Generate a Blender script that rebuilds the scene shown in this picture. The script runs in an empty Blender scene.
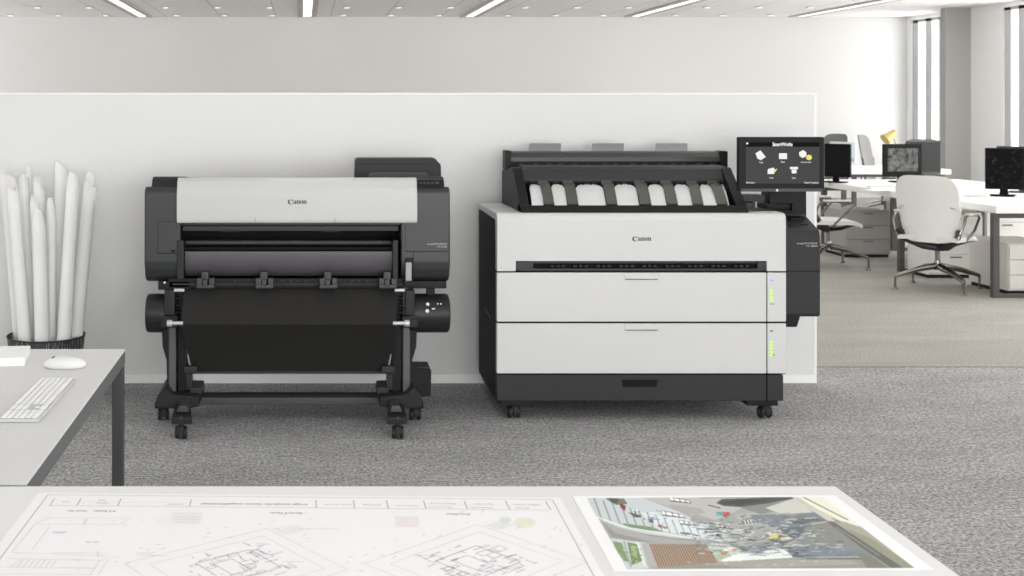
import bpy, bmesh, math, random
from mathutils import Vector, Matrix, Euler
random.seed(7)
C = bpy.context.scene.collection
PI = math.pi
# ------------------------------------------------------------------ camera frame
F, CX, CY, CH = 1200.0, 303.0, 107.0, 1.507      # focal length in px of a 1024 px frame, horizon point, eye height
def X(px, Y): return (px - CX) * Y / F
def Z(py, Y): return CH - (py - CY) * Y / F
def YF(py, z=0.0): return (CH - z) * F / (py - CY)   # depth of a point of height z seen at row py
def onplane(px, py, z):
    Y = YF(py, z); return Vector((X(px, Y), Y, z))

# ------------------------------------------------------------------ materials
def lin(c):
    c = c / 255.0
    return c / 12.92 if c <= 0.04045 else ((c + 0.055) / 1.055) ** 2.4
def rgb(c):
    if isinstance(c, (int, float)): c = (c, c, c)
    return (lin(c[0]), lin(c[1]), lin(c[2]), 1.0)
MATS = {}
def mat(name, col, rough=0.5, metal=0.0, spec=0.5, var=0.04, scale=30.0, bump=0.0, bscale=300.0, emit=0.0, coat=0.0):
    if name in MATS: return MATS[name]
    m = bpy.data.materials.new(name); m.use_nodes = True
    nt = m.node_tree; p = nt.nodes['Principled BSDF']
    p.inputs['Roughness'].default_value = rough; p.inputs['Metallic'].default_value = metal
    p.inputs['Specular IOR Level'].default_value = spec
    p.inputs['Coat Weight'].default_value = coat
    tc = nt.nodes.new('ShaderNodeTexCoord')
    n = nt.nodes.new('ShaderNodeTexNoise'); n.inputs['Scale'].default_value = scale; n.inputs['Detail'].default_value = 3
    nt.links.new(tc.outputs['Object'], n.inputs['Vector'])
    mx = nt.nodes.new('ShaderNodeMix'); mx.data_type = 'RGBA'
    c = rgb(col)
    mx.inputs['A'].default_value = tuple(v * (1 - var) for v in c[:3]) + (1,)
    mx.inputs['B'].default_value = tuple(min(1, v * (1 + var)) for v in c[:3]) + (1,)
    nt.links.new(n.outputs['Fac'], mx.inputs['Factor'])
    nt.links.new(mx.outputs['Result'], p.inputs['Base Color'])
    if emit:
        p.inputs['Emission Color'].default_value = c; p.inputs['Emission Strength'].default_value = emit
    if bump:
        n2 = nt.nodes.new('ShaderNodeTexNoise'); n2.inputs['Scale'].default_value = bscale
        nt.links.new(tc.outputs['Object'], n2.inputs['Vector'])
        b = nt.nodes.new('ShaderNodeBump'); b.inputs['Strength'].default_value = bump; b.inputs['Distance'].default_value = 0.002
        nt.links.new(n2.outputs['Fac'], b.inputs['Height']); nt.links.new(b.outputs['Normal'], p.inputs['Normal'])
    MATS[name] = m
    return m

# ------------------------------------------------------------------ mesh builder
class MB:
    def __init__(s): s.bm = bmesh.new()
    def _add(s, verts, faces, bev=0.0, seg=2):
        vs = [s.bm.verts.new(v) for v in verts]
        fs = []
        for f in faces:
            try: fs.append(s.bm.faces.new([vs[i] for i in f]))
            except ValueError: pass
        if bev > 0:
            es = list({e for f in fs for e in f.edges if len(e.link_faces) == 2})
            bmesh.ops.bevel(s.bm, geom=es, offset=bev, segments=seg, profile=0.5, affect='EDGES', clamp_overlap=True)
        return s
    def box(s, x0, x1, y0, y1, z0, z1, bev=0.0, seg=2, M=None):
        x0, x1 = sorted((x0, x1)); y0, y1 = sorted((y0, y1)); z0, z1 = sorted((z0, z1))
        v = [Vector(p) for p in ((x0,y0,z0),(x1,y0,z0),(x1,y1,z0),(x0,y1,z0),(x0,y0,z1),(x1,y0,z1),(x1,y1,z1),(x0,y1,z1))]
        if M is not None: v = [M @ p for p in v]
        bev = min(bev, 0.45 * min(x1 - x0, y1 - y0, z1 - z0))
        return s._add(v, [(0,3,2,1),(4,5,6,7),(0,1,5,4),(1,2,6,5),(2,3,7,6),(3,0,4,7)], bev, seg)
    def pbox(s, px0, py0, px1, py1, yf, yb, bev=0.0, seg=2):
        return s.box(X(px0, yf), X(px1, yf), yf, yb, Z(py0, yf), Z(py1, yf), bev, seg)
    def prism(s, pts, axis, a, b, bev=0.0, seg=2, M=None):
        """closed outline pts, extruded along axis ('x': pts are (y,z); 'y': (x,z); 'z': (x,y))"""
        def P(p, t):
            v = {'x': (t, p[0], p[1]), 'y': (p[0], t, p[1]), 'z': (p[0], p[1], t)}[axis]
            return M @ Vector(v) if M is not None else Vector(v)
        n = len(pts)
        verts = [P(p, a) for p in pts] + [P(p, b) for p in pts]
        faces = [tuple(range(n)), tuple(range(2*n - 1, n - 1, -1))] + [(i, i + n, (i+1) % n + n, (i+1) % n) for i in range(n)]
        s._add(verts, faces, bev, seg)
        return s
    def hexa(s, v8, bev=0.0, seg=2):
        return s._add([Vector(v) for v in v8], [(0,3,2,1),(4,5,6,7),(0,1,5,4),(1,2,6,5),(2,3,7,6),(3,0,4,7)], bev, seg)
    def cyl(s, p0, p1, r0, r1=None, n=20, caps=True, bev=0.0):
        p0, p1 = Vector(p0), Vector(p1); r1 = r0 if r1 is None else r1
        d = (p1 - p0).normalized(); u = d.orthogonal().normalized(); w = d.cross(u)
        ring = lambda p, r: [p + r * (math.cos(2*PI*k/n) * u + math.sin(2*PI*k/n) * w) for k in range(n)]
        if bev and caps:
            rs = [(p0, r0 - bev), (p0 + d*bev*.3, r0 - bev*.3), (p0 + d*bev, r0), (p1 - d*bev, r1), (p1 - d*bev*.3, r1 - bev*.3), (p1, r1 - bev)]
        else: rs = [(p0, r0), (p1, r1)]
        verts = []
        for p, r in rs: verts += ring(p, r)
        faces = []
        for j in range(len(rs) - 1):
            faces += [(j*n + k, j*n + (k+1) % n, (j+1)*n + (k+1) % n, (j+1)*n + k) for k in range(n)]
        if caps: faces += [tuple(range(n - 1, -1, -1)), tuple((len(rs)-1)*n + k for k in range(n))]
        return s._add(verts, faces)
    def tube(s, pts, r, n=10, flat=1.0):
        """round (or flattened) tube along a polyline with mitred rings"""
        pts = [Vector(p) for p in pts]; rings = []; up = None
        rr = r if isinstance(r, (list, tuple)) else [r] * len(pts)
        for i, p in enumerate(pts):
            a = (pts[i] - pts[i-1]).normalized() if i else (pts[1] - pts[0]).normalized()
            b = (pts[i+1] - pts[i]).normalized() if i < len(pts) - 1 else a
            t = (a + b).normalized()
            if up is None: up = t.orthogonal().normalized()
            up = (up - t * up.dot(t)).normalized(); w = t.cross(up)
            k = 1.0 / max(0.5, math.sqrt(max(0.0, (1 + a.dot(b)) / 2)))
            rings.append([p + rr[i] * (math.cos(2*PI*j/n) * up + flat * math.sin(2*PI*j/n) * w) for j in range(n)])
        verts = [v for rg in rings for v in rg]; faces = []
        for i in range(len(pts) - 1):
            faces += [(i*n + j, i*n + (j+1) % n, (i+1)*n + (j+1) % n, (i+1)*n + j) for j in range(n)]
        faces += [tuple(range(n - 1, -1, -1)), tuple((len(pts)-1)*n + k for k in range(n))]
        return s._add(verts, faces)
    def ball(s, c, rx, ry, rz, nu=20, nv=12):
        verts = []; faces = []
        for i in range(1, nv):
            th = PI * i / nv
            for j in range(nu):
                ph = 2*PI*j/nu
                verts.append((c[0] + rx*math.sin(th)*math.cos(ph), c[1] + ry*math.sin(th)*math.sin(ph), c[2] + rz*math.cos(th)))
        top = len(verts); verts.append((c[0], c[1], c[2] + rz)); verts.append((c[0], c[1], c[2] - rz))
        for i in range(nv - 2):
            for j in range(nu):
                faces.append((i*nu + j, (i+1)*nu + j, (i+1)*nu + (j+1) % nu, i*nu + (j+1) % nu))
        for j in range(nu):
            faces.append((top, j, (j+1) % nu)); faces.append((top+1, (nv-2)*nu + (j+1) % nu, (nv-2)*nu + j))
        return s._add(verts, faces)
    def grid(s, fn, nu, nv, thick=0.0):
        """surface fn(u,v) with 0..1 parameters; with thickness fn must give (point, normal)"""
        P = []; Q = []
        for i in range(nu + 1):
            for j in range(nv + 1):
                r = fn(i/nu, j/nv)
                if thick: p, nr = Vector(r[0]), Vector(r[1]).normalized(); P.append(p); Q.append(p - nr*thick)
                else: P.append(Vector(r))
        w = nv + 1; N = len(P)
        fs = [(i*w+j, (i+1)*w+j, (i+1)*w+j+1, i*w+j+1) for i in range(nu) for j in range(nv)]
        if thick:
            fs2 = [tuple(N + k for k in reversed(f)) for f in fs]
            rim = [(i*w) for i in range(nu+1)] + [nu*w + j for j in range(1, nv+1)] + [i*w + nv for i in range(nu-1, -1, -1)] + [j for j in range(nv-1, 0, -1)]
            side = [(rim[k], rim[(k+1) % len(rim)], N + rim[(k+1) % len(rim)], N + rim[k]) for k in range(len(rim))]
            return s._add(P + Q, fs + fs2 + side)
        return s._add(P, fs)
    def text(s, body, size, M, ext=0.0004, bold=0.0, width=None):
        cu = bpy.data.curves.new('lettering', 'FONT'); cu.body = body; cu.size = size
        cu.align_x = 'CENTER'; cu.align_y = 'CENTER'; cu.extrude = ext; cu.offset = bold; cu.resolution_u = 3
        o = bpy.data.objects.new('lettering', cu); C.objects.link(o)
        dg = bpy.context.evaluated_depsgraph_get()
        me = bpy.data.meshes.new_from_object(o.evaluated_get(dg))
        xs = [v.co.x for v in me.vertices]
        if width and xs:
            k = width / (max(xs) - min(xs)); me.transform(Matrix.Diagonal((k, 1, 1, 1)))
        me.transform(M); s.bm.from_mesh(me)
        bpy.data.objects.remove(o); bpy.data.curves.remove(cu); bpy.data.meshes.remove(me)
        return s
    def build(s, name, m, parent=None, origin=None, smooth=38):
        bmesh.ops.recalc_face_normals(s.bm, faces=s.bm.faces[:])
        if origin is None:
            if parent is None:
                vs = [v.co for v in s.bm.verts]
                lo = [min(v[i] for v in vs) for i in range(3)]; hi = [max(v[i] for v in vs) for i in range(3)]
                origin = Vector(((lo[0]+hi[0])/2, (lo[1]+hi[1])/2, lo[2]))
            else: origin = Vector((0,0,0))
        off = Vector(origin); q = parent
        while q is not None: off = off + q.location; q = q.parent
        bmesh.ops.translate(s.bm, verts=s.bm.verts[:], vec=-off)
        me = bpy.data.meshes.new(name); s.bm.to_mesh(me); s.bm.free()
        for p in me.polygons: p.use_smooth = True
        me.set_sharp_from_angle(angle=math.radians(smooth))
        for mm in (m if isinstance(m, (list, tuple)) else [m]): me.materials.append(mm)
        o = bpy.data.objects.new(name, me); C.objects.link(o); o.location = origin
        if parent is not None: o.parent = parent
        wn = o.modifiers.new('even_shading', 'WEIGHTED_NORMAL'); wn.keep_sharp = True; wn.weight = 60
        return o
def tag(o, label, cat, group=None, kind=None):
    o['label'] = label; o['category'] = cat
    if group: o['group'] = group
    if kind: o['kind'] = kind
    return o
def thing(name, label, cat, loc, group=None):
    o = bpy.data.objects.new(name, None); C.objects.link(o); o.location = loc; o.empty_display_size = 0.05
    return tag(o, label, cat, group)
def struct(o, label=None):
    o['kind'] = 'structure'
    if label: o['label'] = label
    return o
def copy_tree(o, parent=None):
    c = o.copy(); C.objects.link(c); c.parent = parent
    for ch in list(o.children): copy_tree(ch, c)
    return c
def MF(x, y, z, yaw=0.0):      # lettering standing upright, facing the camera side (-Y)
    return Matrix.Translation((x, y, z)) @ Matrix.Rotation(yaw, 4, 'Z') @ Matrix.Rotation(PI/2, 4, 'X')

# ------------------------------------------------------------------ palette
white_metal = mat('white_metal', 232, 0.45)
white_plastic = mat('white_plastic', (228,228,226), 0.42)
white_paper = mat('white_paper', (232,232,231), 0.7, spec=0.2)
print_white = mat('printer_white', (200,200,199), 0.4, var=0.015)
print_grey = mat('printer_light_grey', (187,187,185), 0.4, var=0.015)
dark_shell = mat('dark_shell', (39,41,41), 0.42, var=0.03)
dark_shell2 = mat('dark_shell_deep', (32,32,32), 0.5, spec=.3, var=0.03)
tz_dark = mat('charcoal_plastic', (46,46,47), 0.5, spec=0.25, var=0.03)
black_pl = mat('black_plastic', (22,22,23), 0.5, spec=0.22)
black_matt = mat('matt_black', (14,14,14), 0.7, spec=0.2)
black_gloss = mat('gloss_black', (40,39,40), 0.35, spec=.3)
side_black = mat('black_side_panel', (12,12,13), 0.6, spec=0.12)
frame_dark = mat('frame_dark_metal', (42,43,44), 0.5, spec=.3)
frame_grey = mat('frame_grey_metal', (80,82,83), 0.4, metal=0.1)
frame_mid = mat('frame_mid_metal', (66,67,68), 0.4, metal=0.2)
silver = mat('silver_rod', (190,190,190), 0.3, metal=0.3)
chrome = mat('chrome', (128,126,123), 0.22, metal=1.0)
rubber = mat('rubber', (22,22,22), 0.6)
fabric_dark = mat('basket_fabric', (40,39,38), 0.8, spec=0.2, bump=0.15, bscale=800)
text_white = mat('text_white', (225,225,225), 0.6)
text_grey = mat('text_grey', (178,178,178), 0.6)
text_dark = mat('text_dark', (45,45,45), 0.6)
desk_top = mat('desk_top', (222,222,222), 0.5, var=0.012, bump=0.04, bscale=900)
desk_edge = mat('desk_edge', (88,88,88), 0.5)
desk_leg = mat('desk_leg_grey', (48,49,50), 0.45)
line_ink = mat('plan_ink', (192,192,194), 0.8, spec=0.1)
line_ink2 = mat('plan_ink_dark', (146,146,149), 0.8, spec=0.1)
red_ink = mat('plan_red_ink', (230,214,214), 0.8, spec=0.1)
blue_ink = mat('plan_blue_ink', (200,200,220), 0.8, spec=0.1)
strap_mat = mat('strap_grey', (78,78,72), 0.5, spec=.3)

# ------------------------------------------------------------------ carpet and partition materials
def carpet():
    m = bpy.data.materials.new('carpet'); m.use_nodes = True
    nt = m.node_tree; p = nt.nodes['Principled BSDF']; L = nt.links.new
    p.inputs['Roughness'].default_value = 0.95; p.inputs['Specular IOR Level'].default_value = 0.1
    tc = nt.nodes.new('ShaderNodeTexCoord')
    def noise(scale, detail, stretch=None, rough=0.5):
        n = nt.nodes.new('ShaderNodeTexNoise'); n.inputs['Scale'].default_value = scale
        n.inputs['Detail'].default_value = detail; n.inputs['Roughness'].default_value = rough
        if stretch:
            mp = nt.nodes.new('ShaderNodeMapping'); mp.inputs['Scale'].default_value = stretch
            L(tc.outputs['Object'], mp.inputs['Vector']); L(mp.outputs['Vector'], n.inputs['Vector'])
        else: L(tc.outputs['Object'], n.inputs['Vector'])
        return n
    fine = noise(72, 4, None, 0.72); mid = noise(14, 3, (1, 2.2, 1)); big = noise(1.6, 2, (1, 2.5, 1))
    r = nt.nodes.new('ShaderNodeValToRGB')
    r.color_ramp.elements[0].position = 0.32; r.color_ramp.elements[0].color = rgb((80,80,80))
    r.color_ramp.elements[1].position = 0.69; r.color_ramp.elements[1].color = rgb((204,203,202))
    L(fine.outputs['Fac'], r.inputs['Fac'])
    def mul(a, fac_node, lo, hi):
        mr = nt.nodes.new('ShaderNodeMapRange'); mr.inputs['From Min'].default_value = 0.3; mr.inputs['From Max'].default_value = 0.7
        mr.inputs['To Min'].default_value = lo; mr.inputs['To Max'].default_value = hi
        L(fac_node.outputs['Fac'], mr.inputs['Value'])
        v = nt.nodes.new('ShaderNodeVectorMath'); v.operation = 'SCALE'
        L(a, v.inputs[0]); L(mr.outputs['Result'], v.inputs['Scale']); return v.outputs['Vector']
    c = mul(r.outputs['Color'], mid, 0.86, 1.12); c = mul(c, big, 0.9, 1.1)
    # behind the seam the carpet colour is paler, warmer and lower in contrast
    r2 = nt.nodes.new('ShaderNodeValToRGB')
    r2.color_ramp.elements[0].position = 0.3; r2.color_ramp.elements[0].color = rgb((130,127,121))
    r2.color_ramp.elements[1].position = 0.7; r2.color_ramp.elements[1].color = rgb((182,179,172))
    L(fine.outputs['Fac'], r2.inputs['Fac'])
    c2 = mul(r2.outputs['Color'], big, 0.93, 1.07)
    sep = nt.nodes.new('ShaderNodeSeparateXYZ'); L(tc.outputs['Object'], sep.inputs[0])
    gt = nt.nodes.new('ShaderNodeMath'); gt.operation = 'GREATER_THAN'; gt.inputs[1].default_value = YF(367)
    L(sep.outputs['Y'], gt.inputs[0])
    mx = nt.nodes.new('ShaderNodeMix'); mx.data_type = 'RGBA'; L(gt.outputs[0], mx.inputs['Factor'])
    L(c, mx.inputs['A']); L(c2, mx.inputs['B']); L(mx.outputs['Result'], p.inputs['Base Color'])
    b = nt.nodes.new('ShaderNodeBump'); b.inputs['Strength'].default_value = 0.5; b.inputs['Distance'].default_value = 0.006
    L(fine.outputs['Fac'], b.inputs['Height']); L(b.outputs['Normal'], p.inputs['Normal'])
    return m
def ceiling_mat():
    m = bpy.data.materials.new('ceiling_tiles'); m.use_nodes = True
    nt = m.node_tree; p = nt.nodes['Principled BSDF']; L = nt.links.new
    p.inputs['Roughness'].default_value = 0.8
    tc = nt.nodes.new('ShaderNodeTexCoord'); mp = nt.nodes.new('ShaderNodeMapping')
    mp.inputs['Location'].default_value = (0.45, 0.2, 0); L(tc.outputs['Object'], mp.inputs['Vector'])
    br = nt.nodes.new('ShaderNodeTexBrick'); br.offset = 0.0
    br.inputs['Scale'].default_value = 1.0; br.inputs['Brick Width'].default_value = 0.9; br.inputs['Row Height'].default_value = 3.0
    br.inputs['Mortar Size'].default_value = 0.012
    br.inputs['Color1'].default_value = rgb((249,247,246)); br.inputs['Color2'].default_value = rgb((251,250,249)); br.inputs['Mortar'].default_value = rgb((222,219,217))
    L(mp.outputs['Vector'], br.inputs['Vector']); L(br.outputs['Color'], p.inputs['Base Color'])
    return m
def glass_mat():
    m = bpy.data.materials.new('window_glass'); m.use_nodes = True
    nt = m.node_tree; L = nt.links.new
    for n in list(nt.nodes):
        if n.type == 'BSDF_PRINCIPLED': nt.nodes.remove(n)
    out = [n for n in nt.nodes if n.type == 'OUTPUT_MATERIAL'][0]
    t = nt.nodes.new('ShaderNodeBsdfTransparent'); g = nt.nodes.new('ShaderNodeBsdfGlossy'); g.inputs['Roughness'].default_value = 0.02
    mx = nt.nodes.new('ShaderNodeMixShader'); mx.inputs[0].default_value = 0.05; L(t.outputs[0], mx.inputs[1]); L(g.outputs[0], mx.inputs[2]); L(mx.outputs[0], out.inputs['Surface'])
    return m
def mesh_mat(name, col, scale, hole=0.5, tint=1.0):
    """perforated sheet: round holes let light through"""
    m = bpy.data.materials.new(name); m.use_nodes = True
    nt = m.node_tree; p = nt.nodes['Principled BSDF']; L = nt.links.new
    p.inputs['Base Color'].default_value = rgb(col); p.inputs['Roughness'].default_value = 0.45
    out = [n for n in nt.nodes if n.type == 'OUTPUT_MATERIAL'][0]
    tc = nt.nodes.new('ShaderNodeTexCoord'); v = nt.nodes.new('ShaderNodeTexVoronoi'); v.inputs['Scale'].default_value = scale
    v.inputs['Randomness'].default_value = 0.0; L(tc.outputs['UV'] if False else tc.outputs['Object'], v.inputs['Vector'])
    lt = nt.nodes.new('ShaderNodeMath'); lt.operation = 'LESS_THAN'; lt.inputs[1].default_value = hole; L(v.outputs['Distance'], lt.inputs[0])
    sc = nt.nodes.new('ShaderNodeMath'); sc.operation = 'MULTIPLY'; sc.inputs[1].default_value = tint; L(lt.outputs[0], sc.inputs[0])
    t = nt.nodes.new('ShaderNodeBsdfTransparent'); mx = nt.nodes.new('ShaderNodeMixShader')
    L(sc.outputs[0], mx.inputs[0]); L(p.outputs[0], mx.inputs[1]); L(t.outputs[0], mx.inputs[2]); L(mx.outputs[0], out.inputs['Surface'])
    return m
def translucent_paper(name, col):
    m = mat(name, col, 0.6, spec=0.25, var=0.02)
    return m

# ------------------------------------------------------------------ the room
YW = YF(383)              # partition plane
YBACK = 1.493 * F / 90.0
CZ = 3.0
XR = 10.02
XL = -7.0
wall_mat = mat('back_wall_paint', (231,231,229), 0.8, spec=0.2, var=0.01, scale=2)
part_mat = mat('partition_paint', (222,222,221), 0.7, spec=0.2, var=0.008, scale=2)
part_trim = mat('partition_trim', (240,240,239), 0.5, var=0.01)
m = MB(); m.box(XL, XR + 0.3, -5.0, YBACK + 0.2, -0.1, 0.0)
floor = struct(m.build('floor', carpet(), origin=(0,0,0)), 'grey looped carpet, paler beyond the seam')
m = MB(); ys = YF(367); m.box(XL, XR, ys - 0.006, ys + 0.006, 0.0, 0.0015)
struct(m.build('trim_1', mat('seam_dark', (112,108,104), 0.9)), 'thin dark carpet seam across the floor')
m = MB(); m.box(XL, XR + 0.3, -5.0, YBACK + 0.2, CZ, CZ + 0.12)
struct(m.build('ceiling', ceiling_mat(), origin=(0,0,CZ)), 'pale tiled ceiling with light strips')
m = MB(); m.box(XL, XR + 0.3, YBACK, YBACK + 0.2, 0, CZ)
struct(m.build('wall_back', wall_mat), 'far pale grey end wall')
# partition
xp1 = X(816.5, YW); xp0 = -3.6
zt = Z(94.0, YW)
m = MB(); m.box(xp0, xp1 - 0.015, YW, YW + 0.08, 0.0, zt - 0.004)
wp = struct(m.build('wall_partition', part_mat), 'low pale partition wall behind the printers')
m = MB(); m.box(xp0, xp1, YW - 0.004, YW + 0.084, zt - 0.004, zt + 0.006)
m.box(xp1 - 0.015, xp1, YW - 0.003, YW + 0.083, 0, zt - 0.004)
struct(m.build('trim_2', part_trim), 'white cap along the partition')
m = MB(); m.box(xp0, xp1 - 0.015, YW - 0.010, YW, 0, 0.045, 0.003)
struct(m.build('baseboard_partition', part_trim), 'low white baseboard of the partition')
# right wall with tall windows
def depth_at(px): return (XR * F) / (px - CX)       # where the right wall is seen at column px
openings = []
spans = [(depth_at(943.0), depth_at(912.0))]
spans += [(depth_at(1040), depth_at(1003))]
y = depth_at(1040) - 0.7
while y > 13.0:
    spans.append((y - 1.6, y)); y -= 2.3
WZ0, WZ1 = 0.15, 2.93
wp_m = mat('right_wall_paint', (245,245,244), 0.8, spec=0.2)
m = MB(); edges = sorted(spans)
cur = 12.0
for a, b in edges:
    if a > cur: m.box(XR, XR + 0.3, cur, a, WZ0, WZ1)
    cur = b
m.box(XR, XR + 0.3, cur, YBACK, WZ0, WZ1)
m.box(XR, XR + 0.3, 12.0, YBACK, 0, WZ0); m.box(XR, XR + 0.3, 12.0, YBACK, WZ1, CZ)
struct(m.build('wall_right', wp_m), 'white outer wall with tall windows')
gl = glass_mat(); wfm = mat('window_frame_grey', (196,197,199), 0.4)
for i, (a, b) in enumerate(spans):
    m = MB(); t = 0.16; x0, x1 = XR + 0.02, XR + 0.10
    m.box(x0, x1, a, a + t, WZ0, WZ1, 0.006); m.box(x0, x1, b - t, b, WZ0, WZ1, 0.006)
    m.box(x0, x1, a, b, WZ0, WZ0 + t, 0.006); m.box(x0, x1, a, b, WZ1 - 0.05, WZ1, 0.006)
    mid = (a + b) / 2 
    m.box(x0, x1, mid - 0.10, mid + 0.10, WZ0, WZ1, 0.006)
    w = struct(m.build('window_%d' % (i + 1), wfm), 'tall window with grey frame and one mullion')
    m = MB(); m.box(XR + 0.055, XR + 0.062, a + t, b - t, WZ0 + t, WZ1 - 0.05)
    m.build('window_pane', gl, w)
# column
ycol = 1.493 * F / 99.5
m = MB(); m.box(X(945.5, ycol), XR + 0.01, ycol, ycol + 0.14, 0, CZ)
struct(m.build('wall_column', mat('column_grey', (176,175,172), 0.8, spec=0.2, var=0.01)), 'grey square column at the window wall')
# ceiling light strips and spots
emit_m = bpy.data.materials.new('light_strip'); emit_m.use_nodes = True
pp = emit_m.node_tree.nodes['Principled BSDF']; pp.inputs['Emission Color'].default_value = (1, 0.995, 0.985, 1); pp.inputs['Emission Strength'].default_value = 8
emit_f = emit_m.copy(); emit_f.name = 'light_strip_dim'; emit_f.node_tree.nodes['Principled BSDF'].inputs['Emission Strength'].default_value = 1.6
trough = mat('light_trough', (196,192,189), 0.6)
names = ['leftmost', 'straight ahead, left of centre', 'third from the left', 'fourth from the left', 'rightmost, near the windows']
labs = ['white ceiling light strip seen leftmost, slanting down to the right',
        'white ceiling light strip running straight away, above the left printer',
        'white ceiling light strip just right of the one running straight away',
        'white ceiling light strip between the printers and the window side, fourth from the left',
        'white ceiling light strip nearest the windows']
for i, (x, lb) in enumerate(zip((-2.62, 0.07, 2.72, 5.42, 8.12), labs)):
    t = thing('ceiling_light', lb, 'ceiling light', (x, 12, CZ), 'ceiling light strips')
    y0, y1 = 3.0, YBACK - 0.25
    m = MB()
    for sgn in (-1, 1): m.box(x + sgn*0.065, x + sgn*0.15, y0, y1, CZ - 0.022, CZ, 0.004)
    m.box(x - 0.15, x + 0.15, y0 - 0.05, y0, CZ - 0.022, CZ, 0.004); m.box(x - 0.15, x + 0.15, y1, y1 + 0.05, CZ - 0.022, CZ, 0.004)
    m.build('frame', trough, t)
    m = MB(); m.box(x - 0.065, x + 0.065, y0, 15.0, CZ - 0.012, CZ - 0.002); m.build('diffuser', emit_m, t)
    m = MB(); m.box(x - 0.065, x + 0.065, 15.0, y1, CZ - 0.012, CZ - 0.002); m.build('diffuser', emit_f, t)
spot_m = mat('spot_lens', (255,250,244), 0.4, emit=1.2)
spot0 = None
for yy, py in ((YBACK * 90 / 100.5, 7), (YBACK * 90 / 92.6, 15)):
    for base in (-5.3, -2.62, 0.07, 2.72, 5.42):
        for dx in (0.58, 1.35, 2.12):
            x = base + dx
            if spot0 is None:
                t = thing('ceiling_spot', 'x', 'ceiling spotlight', (x, yy, CZ), 'small ceiling spotlights')
                m = MB(); m.cyl((x, yy, CZ - 0.02), (x, yy, CZ), 0.055, 0.065, 16); m.build('rim', trough, t)
                m = MB(); m.cyl((x, yy, CZ - 0.024), (x, yy, CZ - 0.014), 0.042, None, 16); m.build('lens', spot_m, t)
                spot0 = t
            else:
                t = copy_tree(spot0); t.location = (x, yy, CZ)
            t['label'] = 'small round white spotlight set in the tiled ceiling' 

# ------------------------------------------------------------------ shared small builders
def caster(parent, x, y, ztop, r=0.028, w=0.05, yaw=0.0):
    M = Matrix.Translation((x, y, 0)) @ Matrix.Rotation(yaw, 4, 'Z')
    def mv(p): return M @ Vector(p)
    m = MB()
    m.cyl(mv((0, 0, ztop)), mv((0, 0, 2*r - 0.004)), 0.010, None, 12)
    m.box(-w/2 + 0.012, w/2 - 0.012, -r*0.8, r*0.7, r*0.9, 2*r + 0.004, 0.004, M=M)
    m.box(-0.008, 0.008, -r*1.05, r*0.3, r*0.6, 2*r, 0.003, M=M)
    c = m.build('caster', frame_dark, parent)
    m = MB()
    for sg in (-1, 1): m.cyl(mv((sg*w*0.22, 0.004, r)), mv((sg*w*0.5, 0.004, r)), r, None, 24, bev=0.004)
    m.build('caster_wheel', rubber, c)
    m = MB(); m.cyl(mv((-w*0.5 - 0.002, 0.004, r)), mv((w*0.5 + 0.002, 0.004, r)), r*0.45, None, 16)
    m.build('caster_hub', frame_mid, c)
    return c

def canon(m, x, y, z, w):
    """five bold roman letters in a row, standing on a face that looks to -Y"""
    k = w / 5.0
    def ring(cx, cz, rx, rz, ix, iz, ox, a0, a1, n=26):
        pts = [];
        for i in range(n + 1):
            a = a0 + (a1 - a0) * i / n; pts.append((cx + rx*math.cos(a), cz + rz*math.sin(a), cx + ox + ix*math.cos(a), cz + iz*math.sin(a)))
        for i in range(n):
            p, q = pts[i], pts[i+1]
            vs = []
            for yy in (y - 0.0012, y + 0.0005):
                for a, b in ((p[0], p[1]), (q[0], q[1]), (q[2], q[3]), (p[2], p[3])): vs.append((x + a*k - w/2, yy, z + b*k))
            m._add(vs, [(0,1,2,3),(7,6,5,4),(0,4,5,1),(1,5,6,2),(2,6,7,3),(3,7,4,0)])
    def bar(x0, x1, z0, z1):
        m.box(x + x0*k - w/2, x + x1*k - w/2, y - 0.0012, y + 0.0005, z + z0*k, z + z1*k)
    ring(0.75, 0.0, 0.75, 0.66, 0.45, 0.53, 0.12, 0.7, 2*PI - 0.7)
    m.prism([(x + 1.15*k - w/2, z + 0.62*k), (x + 1.42*k - w/2, z + 0.62*k), (x + 1.30*k - w/2, z + 0.02*k)], 'y', y - 0.0012, y + 0.0005)
    def small_a(o):
        ring(o + 0.36, -0.22, 0.36, 0.26, 0.14, 0.17, 0.0, 0, 2*PI)
        bar(o + 0.52, o + 0.80, -0.48, 0.18); ring(o + 0.42, 0.14, 0.38, 0.28, 0.12, 0.17, 0.0, 0.0, 2.7)
        bar(o + 0.52, o + 0.92, -0.48, -0.40)
    def small_n(o):
        bar(o + 0.08, o + 0.34, -0.46, 0.42); bar(o - 0.02, o + 0.44, -0.48, -0.40); bar(o - 0.02, o + 0.34, 0.34, 0.42)
        bar(o + 0.60, o + 0.86, -0.46, 0.2); bar(o + 0.50, o + 0.96, -0.48, -0.40)
        ring(o + 0.52, 0.14, 0.34, 0.28, 0.10, 0.18, 0.0, 0, PI)
    small_a(1.45); small_n(2.40)
    ring(3.78, -0.03, 0.42, 0.46, 0.16, 0.38, 0.0, 0, 2*PI)
    small_n(4.22)
    return m

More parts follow.
